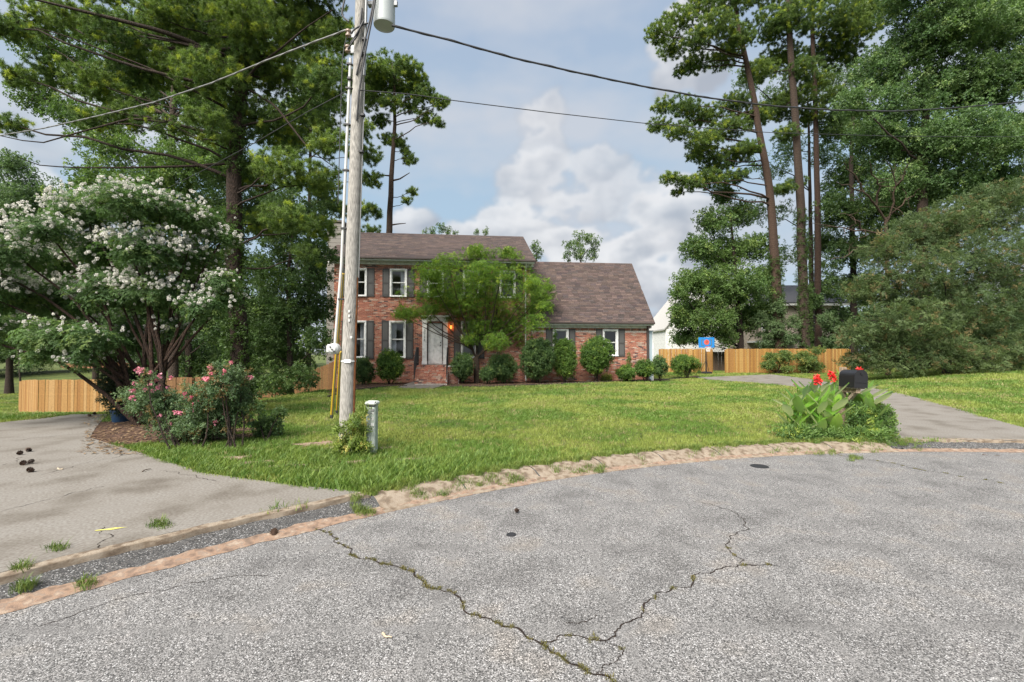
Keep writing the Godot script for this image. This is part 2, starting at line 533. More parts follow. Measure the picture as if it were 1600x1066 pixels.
func build_ground() -> void:
	# road disc
	var mb := MB.new()
	var pts := []
	var na := 160
	for j in 15:
		var r := ROAD_R * j / 14.0
		for i in na + 1:
			pts.append(arc_pt(TAU * i / na, r, ROAD_Y + 0.05 * (1.0 - pow(r / ROAD_R, 2.0)) - 0.002))
	mb.grid(pts, na + 1)
	flip_up(mb)
	var road := structure("road", mb, M.asphalt)
	var a_l := ang_of(gp(556, 768))
	var a_r := ang_of(gp(1392, 694))
	# land outside the kerb, one sheet to the horizon
	mb = MB.new()
	pts = []
	var rr := [ROAD_R + 0.40]
	while rr[-1] < 420.0: rr.append(rr[-1] + maxf(0.35, (rr[-1] - 12.0) * 0.045))
	na = 260
	for r in rr:
		for i in na + 1:
			var p := arc_pt(TAU * i / na, r, 0)
			p.y = hgt(p.x, p.z) - 0.004
			if r < ROAD_R + 0.5:
				var aa := atan2(p.z - ROAD_C.y, p.x - ROAD_C.x)
				if (aa > a_l - 0.5 and aa < a_l - 0.012) or (aa > a_r + 0.012 and aa < a_r + 0.31): p.y = -0.3
			pts.append(p)
	mb.grid(pts, na + 1)
	flip_up(mb)
	structure("ground", mb, M.turf)
	# driveway of the next plot
	var slab_r := ROAD_R + 0.46
	mb = MB.new()
	var near := []
	for k in 24: near.append(arc_pt(a_l - 0.42 * (1.0 - k / 23.0), slab_r, 0))
	near.append(arc_pt(a_l, slab_r, 0))
	var far := pxs([[-420, 668], [-200, 664], [0, 661], [60, 655], [115, 648], [168, 648]])
	var side := pxs([[168, 648], [150, 668], [140, 685], [224, 710], [315, 740], [455, 759], [556, 769]])
	var poly := []
	for p in far: poly.append(p)
	for k in range(1, side.size()): poly.append(side[k])
	near.reverse()
	for p in near: poly.append(p)
	hole(poly)
	poly.append(gp(-420, 900))
	drive_left(poly)
	# driveway of the brick house
	var ledge := pxs([[1393, 697], [1385, 676], [1380, 645], [1345, 624], [1270, 609], [1190, 600], [1120, 595], [1080, 590.5]])
	var redge := pxs([[1745, 703], [1700, 694], [1600, 669], [1500, 642], [1420, 625], [1340, 607], [1262, 592], [1205, 585.5]])
	ledge[0] = arc_pt(ang_of(gp(1393, 692)), ROAD_R + 0.57, 0)
	ledge[1] = ledge[0].lerp(ledge[2], 0.3)
	redge[0] = arc_pt(ang_of(gp(1760, 696)), ROAD_R + 0.57, 0)
	mb = MB.new()
	strip_sheet(ledge, redge, 12, 44, 0.016, mb)
	flip_up(mb)
	structure("driveway", mb, M.drive)
	var hp := ledge.duplicate()
	var rv := redge.duplicate()
	rv.reverse()
	hp.append_array(rv)
	hole(hp)
	# kerb: one cast length after another, with open joints
	var kerb := Node3D.new()
	kerb.name = "kerb"
	kerb.set_meta("kind", "structure")
	add_child(kerb)
	var a0 := a_l + 0.006
	var a1 := ang_of(gp(1392, 694))
	var seg := 8
	for k in seg: kerb_piece(kerb, lerpf(a0, a1, k / float(seg)) + 0.0007, lerpf(a0, a1, (k + 1.0) / seg) - 0.0007)
	for k in 4: kerb_piece(kerb, a1 + 0.33 + k * 0.12, a1 + 0.4485 + k * 0.12)
	# apron edges in front of both driveways: tarred strip, rough concrete lip
	mb = MB.new()
	apron(mb, a_l - 0.46, a_l + 0.0065, 0.06, 0.37, ROAD_Y + 0.012, -0.035, 0.02)
	structure("road_edge", mb, M.asphalt_dark)
	mb = MB.new()
	apron(mb, a1 + 0.004, a1 + 0.325, 0.24, 0.44, ROAD_Y + 0.01, -0.02, 0.012)
	structure("road_edge", mb, M.asphalt_dark)
	mb = MB.new()
	lip(mb, a_l - 0.46, a_l + 0.0062, 0.35, 0.47)
	structure("pavement_lip", mb, M.kerb)
	mb = MB.new()
	lip(mb, a1 + 0.004, a1 + 0.325, 0.42, 0.60)
	structure("pavement_lip", mb, M.kerb)
	# washed-in clay along the gutter
	mb = MB.new()
	gutter_clay(mb, a_l - 0.46, a1 + 0.33)
	tag(part("washed_in_clay", mb, M.clay, self), "strip of washed-in orange sandy clay along the gutter", "clay", "", "stuff")
	# beds and bare soil
	mb = MB.new()
	blob(gp(245, 680), 1.5, 0.9, 0.5, mb, 0.004, 0.2)
	blob(gp(190, 668), 1.5, 1.3, 0.3, mb, 0.005, 0.2)
	blob(gp(290, 684), 1.2, 0.6, 0.2, mb, 0.006, 0.25)
	structure("mulch_ground", mb, M.mulch)
	var cm := MB.new()
	for q in [[505, 693, 0.42, 0.2], [560, 722, 0.2, 0.1], [410, 722, 0.25, 0.1], [450, 728, 0.3, 0.09], [488, 736, 0.16, 0.08], [375, 715, 0.3, 0.12], [540, 700, 0.3, 0.25], [605, 700, 0.2, 0.1], [640, 718, 0.35, 0.08]]:
		blob(gp(q[0], q[1]), q[2], q[3], 0.2, cm, 0.003, 0.35)
	structure("bare_clay_ground", cm, M.clay)

func flip_up(mb: MB) -> void:
	for i in mb.v.size() / 3:
		if mb.n[i * 3].y < 0.0:
			for k in 3: mb.n[i * 3 + k] = -mb.n[i * 3 + k]
		var a := mb.v[i * 3]
		if (mb.v[i * 3 + 2] - a).cross(mb.v[i * 3 + 1] - a).y < 0.0:
			var t := mb.v[i * 3 + 1]; mb.v[i * 3 + 1] = mb.v[i * 3 + 2]; mb.v[i * 3 + 2] = t
			var u := mb.n[i * 3 + 1]; mb.n[i * 3 + 1] = mb.n[i * 3 + 2]; mb.n[i * 3 + 2] = u

func drive_left(poly: Array) -> void:
	var p2 := PackedVector2Array()
	for p in poly: p2.append(Vector2(p.x, p.z))
	var node := Node3D.new()
	node.name = "neighbouring_driveway"
	node.set_meta("kind", "structure")
	add_child(node)
	# four slabs across the apron, cut by open joints
	var dirs := [gp(-300, 745), gp(560, 726), gp(-300, 695), gp(420, 660)]
	var bands := [[gp(-700, 700), gp(700, 655)]]
	for tone in 2:
		var cut := PackedVector2Array()
		var a := gp(-200, 690)
		var b := gp(160, 682)
		var dv := Vector2(b.x - a.x, b.z - a.z).normalized()
		var nv := Vector2(-dv.y, dv.x)
		var o := Vector2(a.x, a.z)
		var s := 1.0 if tone == 0 else -1.0
		cut = PackedVector2Array([o - dv * 40 + nv * 0.008 * s, o + dv * 40 + nv * 0.008 * s, o + dv * 40 + nv * 60 * s, o - dv * 40 + nv * 60 * s])
		for piece in Geometry2D.intersect_polygons(p2, cut):
			var mb := MB.new()
			var pp := []
			for q in piece: pp.append(Vector3(q.x, 0.0, q.y))
			mb.poly(pp, 0.012)
			for k in pp.size():                       # edge faces
				var e0: Vector3 = pp[k]
				var e1: Vector3 = pp[(k + 1) % pp.size()]
				mb.quad(e0 + Vector3(0, 0.012, 0), e1 + Vector3(0, 0.012, 0), e1 - Vector3(0, 0.1, 0), e0 - Vector3(0, 0.1, 0))
			part("slab", mb, M.drive, node)

func kerb_piece(parent: Node, a: float, b: float) -> void:
	var prof := [[-0.05, ROAD_Y - 0.08], [-0.04, ROAD_Y + 0.008], [0.06, ROAD_Y + 0.018], [0.14, ROAD_Y + 0.05], [0.22, ROAD_Y + 0.085], [0.32, 0.004], [0.46, 0.010], [0.47, -0.06]]
	var mb := MB.new()
	var n := 10
	var pts := []
	for q in prof:
		for i in n + 1:
			var t := lerpf(a, b, i / float(n))
			var p := arc_pt(t, ROAD_R + q[0] + rng.randf_range(-0.006, 0.006), q[1] + rng.randf_range(-0.003, 0.003))
			pts.append(p)
	mb.grid(pts, n + 1)
	flip_up(mb)
	part("kerb_length", mb, M.kerb, parent)

func apron(mb: MB, a: float, b: float, r0: float, r1: float, y0: float, y1: float, wob: float) -> void:
	var pts := []
	var n := 90
	for q in [[r0, y0 - 0.04], [r0, y0], [lerpf(r0, r1, 0.5), lerpf(y0, y1, 0.6)], [r1, y1]]:
		for i in n + 1:
			pts.append(arc_pt(lerpf(a, b, i / float(n)), ROAD_R + q[0] + rng.randf_range(-wob, wob), q[1] + rng.randf_range(-0.004, 0.004)))
	mb.grid(pts, n + 1)
	flip_up(mb)

func lip(mb: MB, a: float, b: float, r0: float, r1: float) -> void:
	var pts := []
	var n := 110
	for q in [[r0, -0.09], [r0 + 0.01, 0.006], [r0 + 0.03, 0.016], [r1 - 0.02, 0.017], [r1, 0.006]]:
		for i in n + 1:
			pts.append(arc_pt(lerpf(a, b, i / float(n)), ROAD_R + q[0] + 0.012 * sin(i * 0.37) + 0.008 * sin(i * 0.83 + 1.0) + rng.randf_range(-0.003, 0.003), q[1] + rng.randf_range(-0.002, 0.003)))
	mb.grid(pts, n + 1)
	flip_up(mb)

func gutter_clay(mb: MB, a: float, b: float) -> void:
	var n := 420
	var pts := []
	var fn := FastNoiseLite.new()
	fn.seed = 5; fn.frequency = 0.35; fn.fractal_octaves = 5
	for row in 3:
		for i in n + 1:
			var s := i / float(n)
			var t := lerpf(a, b, s)
			var wid := lerpf(0.03, 0.02, sst(0.35, 0.6, s)) * (1.0 + 1.2 * fn.get_noise_1d(i * 0.3)) + 0.02
			var inner := -wid + 0.02 * fn.get_noise_1d(i * 2.3 + 99.0)
			var outer := lerpf(0.10, 0.10, sst(0.38, 0.5, s)) + 0.10 * fn.get_noise_1d(i * 0.33 + 400.0) + 0.02 * fn.get_noise_1d(i * 2.9 + 700.0)
			var r: float = [inner, (inner + outer) * 0.5, outer][row]
			var y: float = ROAD_Y + [0.0015, 0.016, 0.028 + maxf(0.0, outer - 0.12) * 0.35][row]
			pts.append(arc_pt(t, ROAD_R + r, y))
	mb.grid(pts, n + 1)
	flip_up(mb)

# ---------------------------------------------------------------- the brick house
const HO := Vector3(-9.18, 0.0, -23.7)
const YAW := 0.105
var house: Node3D

func hu(px: float) -> float:                      # distance along the front wall that shows at this picture column
	var k := (px - 800.0) / F
	return (k * -HO.z - HO.x) / (cos(YAW) - k * sin(YAW))

func hy(px: float, py: float) -> float:           # height on the front wall
	var u := hu(px)
	var d := -HO.z + u * sin(YAW)
	return at(px, py, d).y

func wall_cells(mb: MB, x0: float, x1: float, y0: float, y1: float, z0: float, z1: float, holes: Array) -> void:
	var xs := [x0, x1]
	var ys := [y0, y1]
	for h in holes:
		xs.append(h[0]); xs.append(h[1]); ys.append(h[2]); ys.append(h[3])
	xs.sort(); ys.sort()
	for i in xs.size() - 1:
		for j in ys.size() - 1:
			if xs[i + 1] - xs[i] < 1e-4 or ys[j + 1] - ys[j] < 1e-4: continue
			var cx: float = (xs[i] + xs[i + 1]) * 0.5
			var cy: float = (ys[j] + ys[j + 1]) * 0.5
			if cx < x0 or cx > x1 or cy < y0 or cy > y1: continue
			var inside := false
			for h in holes:
				if cx > h[0] and cx < h[1] and cy > h[2] and cy < h[3]: inside = true
			if not inside:
				mb.box(Vector3(cx, cy, (z0 + z1) * 0.5), Vector3(xs[i + 1] - xs[i], ys[j + 1] - ys[j], absf(z1 - z0)))

func brick_col() -> Color:
	var r := rng.randf()
	var k := rng.randf_range(0.8, 1.2)
	if r < 0.58: return Color(0.44, 0.175, 0.115) * k
	if r < 0.76: return Color(0.50, 0.25, 0.165) * k
	if r < 0.82: return Color(0.25, 0.10, 0.075) * k
	if r < 0.95: return Color(0.50, 0.36, 0.28) * k
	return Color(0.14, 0.09, 0.08) * k

func brick_face(mb: MB, x0: float, x1: float, y0: float, y1: float, z: float, holes: Array) -> void:
	var row := 0
	var y := y0
	while y + 0.06 <= y1 + 0.02:
		var x := x0 - (0.105 if row % 2 else 0.0)
		while x < x1:
			var a := maxf(x, x0)
			var b := minf(x + 0.2, x1)
			for h in holes:
				if y + 0.03 > h[2] - 0.001 and y + 0.03 < h[3] + 0.001:
					if a >= h[0] and b <= h[1]: b = a
					elif a < h[0] and b > h[0]: b = h[0]
					elif a < h[1] and b > h[1]: a = h[1]
			if b - a > 0.03:
				mb.col = brick_col()
				mb.box(Vector3((a + b) * 0.5, y + 0.0285, z + rng.randf_range(0.0, 0.003)), Vector3(b - a, 0.057, 0.016))
			x += 0.21
		y += 0.067
		row += 1
	mb.col = Color.WHITE

func soldier(mb: MB, x0: float, x1: float, y: float, h: float, z: float) -> void:
	var x := x0
	while x + 0.05 < x1:
		mb.col = brick_col()
		mb.box(Vector3(x + 0.029, y + h * 0.5, z), Vector3(0.057, h, 0.022))
		x += 0.067
	mb.col = Color.WHITE

func shingles(o: Vector3, along: Vector3, up: Vector3, len: float, rise: float, parent: Node) -> void:
	var mb := MB.new()
	var ax := along.normalized()
	var uy := up.normalized()
	var nz := ax.cross(uy).normalized()
	if nz.y < 0.0: nz = -nz
	var row := 0
	var s := 0.0
	while s < rise - 0.02:
		var x := -rng.randf_range(0.0, 0.3)
		while x < len:
			var w := 0.32
			var a := maxf(x, 0.0)
			var b := minf(x + w - 0.008, len)
			if b - a > 0.02:
				var k := rng.randf_range(0.72, 1.25)
				var r := rng.randf()
				var c := Color(0.093, 0.066, 0.058)
				if r < 0.25: c = Color(0.073, 0.055, 0.052)
				elif r > 0.8: c = Color(0.115, 0.080, 0.068)
				mb.col = c * k
				var p := o + ax * ((a + b) * 0.5) + uy * (s + 0.08) + nz * 0.012
				var bs := Basis(ax, uy.rotated(ax, -0.05 if ax.cross(uy).y > 0 else 0.05), nz)
				mb.box(p, Vector3(b - a, 0.165, 0.010), bs)
			x += w
		s += 0.142
		row += 1
	tag(part("shingles", mb, M.shingle, parent), "", "", "", "stuff")

func window_unit(parent: Node, x0: float, x1: float, y0: float, y1: float, curtain := 0) -> void:
	var w := Node3D.new()
	w.name = "window"
	parent.add_child(w, true)
	var fr := MB.new()
	var zf := 0.012
	var t := 0.09
	fr.box(Vector3((x0 + x1) * 0.5, y1 - t * 0.5, zf), Vector3(x1 - x0, t, 0.09), Basis.IDENTITY, 0.006)
	fr.box(Vector3((x0 + x1) * 0.5, y0 + 0.03, zf + 0.02), Vector3(x1 - x0, 0.06, 0.13), Basis.IDENTITY, 0.006)
	for s in [x0 + t * 0.5, x1 - t * 0.5]:
		fr.box(Vector3(s, (y0 + 0.06 + y1 - t) * 0.5, zf), Vector3(t, y1 - t - y0 - 0.06, 0.088), Basis.IDENTITY, 0.006)
	part("frame", fr, M.white, w)
	var mid := (y0 + y1) * 0.5
	for k in 2:
		var sm := MB.new()
		var a := (y0 + 0.06) if k == 0 else mid
		var b := mid + 0.02 if k == 0 else y1 - t
		var z := -0.035 if k == 1 else -0.065
		var q := 0.04
		sm.box(Vector3((x0 + x1) * 0.5, a + q * 0.5, z), Vector3(x1 - x0 - 2 * t, q, 0.03))
		sm.box(Vector3((x0 + x1) * 0.5, b - q * 0.5, z), Vector3(x1 - x0 - 2 * t, q, 0.03))
		for s in [x0 + t + q * 0.5, x1 - t - q * 0.5]:
			sm.box(Vector3(s, (a + b) * 0.5, z), Vector3(q, b - a - 2 * q, 0.03))
		part("sash", sm, M.white, w)
		var pm := MB.new()
		pm.box(Vector3((x0 + x1) * 0.5, (a + b) * 0.5, z), Vector3(x1 - x0 - 2 * t - 2 * q, b - a - 2 * q, 0.005))
		part("pane", pm, M.glass, w)
	if curtain:
		var cm := MB.new()
		var pts := []
		var ca := lerpf(x0, x1, 0.12 if curtain == 1 else 0.6)
		var cb := lerpf(x0, x1, 0.4 if curtain == 1 else 0.9)
		for j in 2:
			for i in 25:
				pts.append(Vector3(lerpf(ca, cb, i / 24.0), lerpf(y0 + 0.1, y1 - 0.1, float(j)), -0.2 + 0.03 * sin(i * 1.3)))
		cm.grid(pts, 25)
		part("curtain", cm, M.curtain, w)

func shutter(parent: Node, x0: float, x1: float, y0: float, y1: float) -> void:
	var s := Node3D.new()
	s.name = "shutter"
	parent.add_child(s, true)
	var mb := MB.new()
	var z := 0.025
	var t := 0.05
	for x in [x0 + t * 0.5, x1 - t * 0.5]: mb.box(Vector3(x, (y0 + y1) * 0.5, z), Vector3(t, y1 - y0, 0.034), Basis.IDENTITY, 0.004)
	for y in [y0 + 0.04, lerpf(y0, y1, 0.48), y1 - 0.04]: mb.box(Vector3((x0 + x1) * 0.5, y, z), Vector3(x1 - x0 - 2 * t, 0.08, 0.032))
	part("frame", mb, M.shutter, s)
	for k in 2:
		var pm := MB.new()
		var a := y0 + 0.08 if k == 0 else lerpf(y0, y1, 0.48) + 0.04
		var b := lerpf(y0, y1, 0.48) - 0.04 if k == 0 else y1 - 0.08
		pm.box(Vector3((x0 + x1) * 0.5, (a + b) * 0.5, z - 0.004), Vector3(x1 - x0 - 2 * t, b - a, 0.022))
		pm.box(Vector3((x0 + x1) * 0.5, (a + b) * 0.5, z + 0.004), Vector3(x1 - x0 - 2 * t - 0.05, b - a - 0.06, 0.018), Basis.IDENTITY, 0.006)
		part("panel", pm, M.shutter_panel, s)

func dentils(x0: float, x1: float, y: float, z: float, parent: Node) -> void:
	var mb := MB.new()
	var x := x0
	while x < x1 - 0.06:
		mb.box(Vector3(x + 0.035, y, z), Vector3(0.07, 0.09, 0.05))
		x += 0.14
	tag(part("dentils", mb, M.white, parent), "", "", "", "stuff")

func gable_roof(x0: float, x1: float, zf: float, y_e: float, run: float, rise: float, parent: Node, called: String) -> Node3D:
	var n := Node3D.new()
	n.name = called
	parent.add_child(n, true)
	var mb := MB.new()
	var t := 0.14
	for s in [1.0, -1.0]:
		var e: Vector3 = Vector3(x0, y_e, zf if s > 0 else zf - 2 * run)
		var up: Vector3 = Vector3(0, rise, -run * s)
		var nn := Vector3(0, run, rise * s).normalized()
		mb.slab(e - nn * t, Vector3(x1 - x0, 0, 0), up, nn * t)
	part("decking", mb, M.gutter, n)
	var sl := Vector2(run, rise).length()
	shingles(Vector3(x0 - 0.02, y_e, zf + 0.02), Vector3(1, 0, 0), Vector3(0, rise, -run), x1 - x0 + 0.04, sl, n)
	var rm := MB.new()
	var x := x0
	while x < x1 - 0.05:
		var b := minf(x + 0.3, x1)
		rm.col = Color(0.09, 0.066, 0.06) * rng.randf_range(0.75, 1.2)
		for s in [1.0, -1.0]:
			var up := Vector3(0, -rise, run * s).normalized()
			rm.slab(Vector3(x, y_e + rise + 0.022, zf - run), Vector3(b - x - 0.006, 0, 0), up * 0.15, Vector3(0, 0.012, 0))
		x += 0.3
	part("ridge_cap", rm, M.shingle, n)
	return n

func build_house() -> void:
	M.shutter_panel = mat(srgb(0.085, 0.083, 0.08), 0.7)
	house = thing("brick_house", HO, "two storey red brick house with brown shingle roof, white door and single storey wing", "house")
	house.rotation.y = YAW
	var W := hu(829)
	var WW := hu(1013)
	var D := 10.0
	var top := 6.45
	var wtop := 3.2
	var base := -1.0
	var zw := -0.25                         # the wing stands a little behind the main front
	# openings
	var ups := []
	for c in [559.0, 622.0, 680.0, 736.0, 793.0]: ups.append([hu(c) - 0.44, hu(c) + 0.44, 4.47, 5.95])
	var lows := []
	for c in [559.0, 621.0, 733.0]: lows.append([hu(c) - 0.43, hu(c) + 0.43, 1.27, 3.22])
	var door := [hu(667.5) , hu(691.5) + 0.02, 0.94, 3.12]
	var holes := ups + lows + [door]
	var wings := []
	for c in [877.5, 956.0]: wings.append([hu(c) - 0.44, hu(c) + 0.44, 1.36, 2.86])
	# walls: mortar-coloured core with openings, bricks laid on it
	var core := MB.new()
	wall_cells(core, 0, W, base, top, -0.25, 0.0, holes)
	core.box(Vector3(0.12, (base + top) * 0.5, -D * 0.5 - 0.13), Vector3(0.24, top - base, D - 0.26))
	core.box(Vector3(W - 0.12, (base + top) * 0.5, -D * 0.5 - 0.13), Vector3(0.24, top - base, D - 0.26))
	core.box(Vector3(W * 0.5, (base + top) * 0.5, -D - 0.1), Vector3(W, top - base, 0.2))
	part("wall", core, M.mortar, house)
	var wc := MB.new()
	wall_cells(wc, W + 0.003, WW, base, wtop, zw - 0.25, zw, wings)
	wc.box(Vector3(WW - 0.12, (base + wtop) * 0.5, zw - 3.5), Vector3(0.24, wtop - base, 6.4))
	wc.box(Vector3((W + WW) * 0.5, (base + wtop) * 0.5, zw - 6.8), Vector3(WW - W - 0.01, wtop - base, 0.2))
	# gable ends of the wing
	wc.tri(Vector3(WW, wtop, zw), Vector3(WW, wtop + 3.8, zw - 3.35), Vector3(WW, wtop, zw - 6.7))
	part("wall", wc, M.mortar, house)
	var bm := MB.new()
	brick_face(bm, 0, W, 0.0 - 0.75, top - 0.3, 0.0, holes)
	for h in lows: soldier(bm, h[0] - 0.05, h[1] + 0.05, h[2] - 0.12, 0.11, 0.02)
	for h in ups: soldier(bm, h[0] - 0.05, h[1] + 0.05, h[2] - 0.12, 0.11, 0.02)
	tag(part("brickwork", bm, M.brick, house), "", "", "", "stuff")
	var bw := MB.new()
	brick_face(bw, W + 0.005, WW, -0.4, wtop - 0.48, zw, wings)
	soldier(bw, W + 0.01, WW, wtop - 0.42, 0.2, zw + 0.003)
	for h in wings: soldier(bw, h[0] - 0.05, h[1] + 0.05, h[2] - 0.12, 0.11, zw + 0.02)
	tag(part("brickwork", bw, M.brick, house), "", "", "", "stuff")
	# gables of the main block
	for x in [0.01, W - 0.01]:
		var gm := MB.new()
		gm.tri(Vector3(x, top - 0.1, 0), Vector3(x, top + 2.35, -5.05), Vector3(x, top - 0.1, -D))
		part("gable", gm, M.mortar, house)
	# rooms behind the glass
	var rm := MB.new()
	rm.box(Vector3(W * 0.5, 3.6, -2.6), Vector3(W - 0.5, 5.6, 0.1))
	rm.box(Vector3(W * 0.5, 0.85, -1.45), Vector3(W - 0.5, 0.1, 2.2))
	rm.box(Vector3(W * 0.5, 3.75, -1.45), Vector3(W - 0.5, 0.2, 2.2))
	rm.box(Vector3((W + WW) * 0.5, 1.7, zw - 2.6), Vector3(WW - W - 0.5, 2.9, 0.1))
	part("interior", rm, M.room_wall, house)
	for i in ups.size():
		window_unit(house, ups[i][0], ups[i][1], ups[i][2], ups[i][3], 2 if i == 1 else 0)
		for s in [-1, 1]:
			var e: float = ups[i][0] - 0.38 if s < 0 else ups[i][1] + 0.015
			shutter(house, e, e + 0.365, ups[i][2], ups[i][3])
	for i in lows.size():
		window_unit(house, lows[i][0], lows[i][1], lows[i][2], lows[i][3], [2, 1, 0][i])
		for s in [-1, 1]:
			var e: float = lows[i][0] - 0.38 if s < 0 else lows[i][1] + 0.015
			shutter(house, e, e + 0.365, lows[i][2] - 0.03, lows[i][3])
	var wn := Node3D.new()
	wn.name = "wing"
	house.add_child(wn)
	wn.position.z = zw
	for h in wings:
		window_unit(wn, h[0], h[1], h[2], h[3])
		for s in [-1, 1]:
			var e: float = h[0] - 0.38 if s < 0 else h[1] + 0.015
			shutter(wn, e, e + 0.365, h[2] - 0.02, h[3])
	# roofs
	var roof := gable_roof(-0.35, W + 0.22, 0.42, top - 0.02, 5.3, 2.6, house, "roof")
	var roof2 := gable_roof(W + 0.225, WW + 0.33, zw + 0.35, wtop - 0.03, 3.45, 3.95, house, "roof")
	# eaves: frieze, dentils, gutter
	for q in [[-0.3, W + 0.16, top, 0.0, 0.42], [W + 0.03, WW + 0.28, wtop, zw, zw + 0.35]]:
		var em := MB.new()
		em.box(Vector3((q[0] + q[1]) * 0.5, q[2] - 0.16, q[3] + 0.03), Vector3(q[1] - q[0], 0.26, 0.06), Basis.IDENTITY, 0.005)
		em.box(Vector3((q[0] + q[1]) * 0.5, q[2] - 0.075, q[4] - 0.17), Vector3(q[1] - q[0], 0.03, 0.34))
		em.box(Vector3((q[0] + q[1]) * 0.5, q[2] - 0.10, q[4] - 0.01), Vector3(q[1] - q[0] + 0.02, 0.11, 0.025), Basis.IDENTITY, 0.004)
		part("cornice", em, M.white, house)
		dentils(q[0] + 0.05, q[1] - 0.05, q[2] - 0.20, q[3] + 0.085, house)
		var gu := MB.new()
		gu.box(Vector3((q[0] + q[1]) * 0.5, q[2] - 0.03, q[4] + 0.055), Vector3(q[1] - q[0] + 0.1, 0.10, 0.1), Basis.IDENTITY, 0.015)
		part("gutter", gu, M.gutter, house)
	# downspouts
	var dm := MB.new()
	dm.tube([Vector3(hu(821), top - 0.1, 0.35), Vector3(hu(821), top - 0.45, 0.06), Vector3(hu(821), 0.2, 0.06), Vector3(hu(821), 0.05, 0.2)], [0.04, 0.04, 0.04, 0.04], 6)
	part("downspout", dm, M.white, house)
	dm = MB.new()
	dm.box(Vector3(WW + 0.06, 1.5, zw + 0.04), Vector3(0.13, 2.9, 0.09), Basis.IDENTITY, 0.012)
	dm.box(Vector3(WW + 0.06, wtop - 0.2, zw + 0.16), Vector3(0.14, 0.22, 0.26), Basis.IDENTITY, 0.02)
	part("downspout", dm, M.gutter, house)
	dm = MB.new()
	dm.box(Vector3(WW + 0.25, 1.35, zw - 0.05), Vector3(0.2, 2.9, 0.05), Basis.IDENTITY, 0.006)
	part("corner_panel", dm, mat(srgb(0.34, 0.42, 0.46), 0.6), house)
	dm = MB.new()
	dm.box(Vector3(WW + 0.385, 1.35, zw - 0.05), Vector3(0.06, 2.9, 0.07), Basis.IDENTITY, 0.006)
	part("corner_board", dm, M.white, house)
	# chimney: tall chase clad in pale lap boards
	var ch := Node3D.new()
	ch.name = "chimney"
	house.add_child(ch)
	var cb := MB.new()
	cb.box(Vector3(-0.46, 4.1, -2.6), Vector3(0.78, 9.4, 1.5))
	part("chase", cb, M.mortar, ch)
	var y := -0.4
	var sid := mat(srgb(0.20, 0.185, 0.165), 0.85)
	while y < 8.75:
		var lm := MB.new()
		lm.box(Vector3(-0.46, y + 0.115, -2.6), Vector3(0.84, 0.225, 1.56), Basis(Vector3.RIGHT, 0.0), 0.012)
		part("board", lm, sid, ch)
		y += 0.23
	var cap := MB.new()
	cap.box(Vector3(-0.46, 8.86, -2.6), Vector3(0.96, 0.12, 1.7), Basis.IDENTITY, 0.01)
	part("cap", cap, M.gutter, ch)
	build_entrance(door)

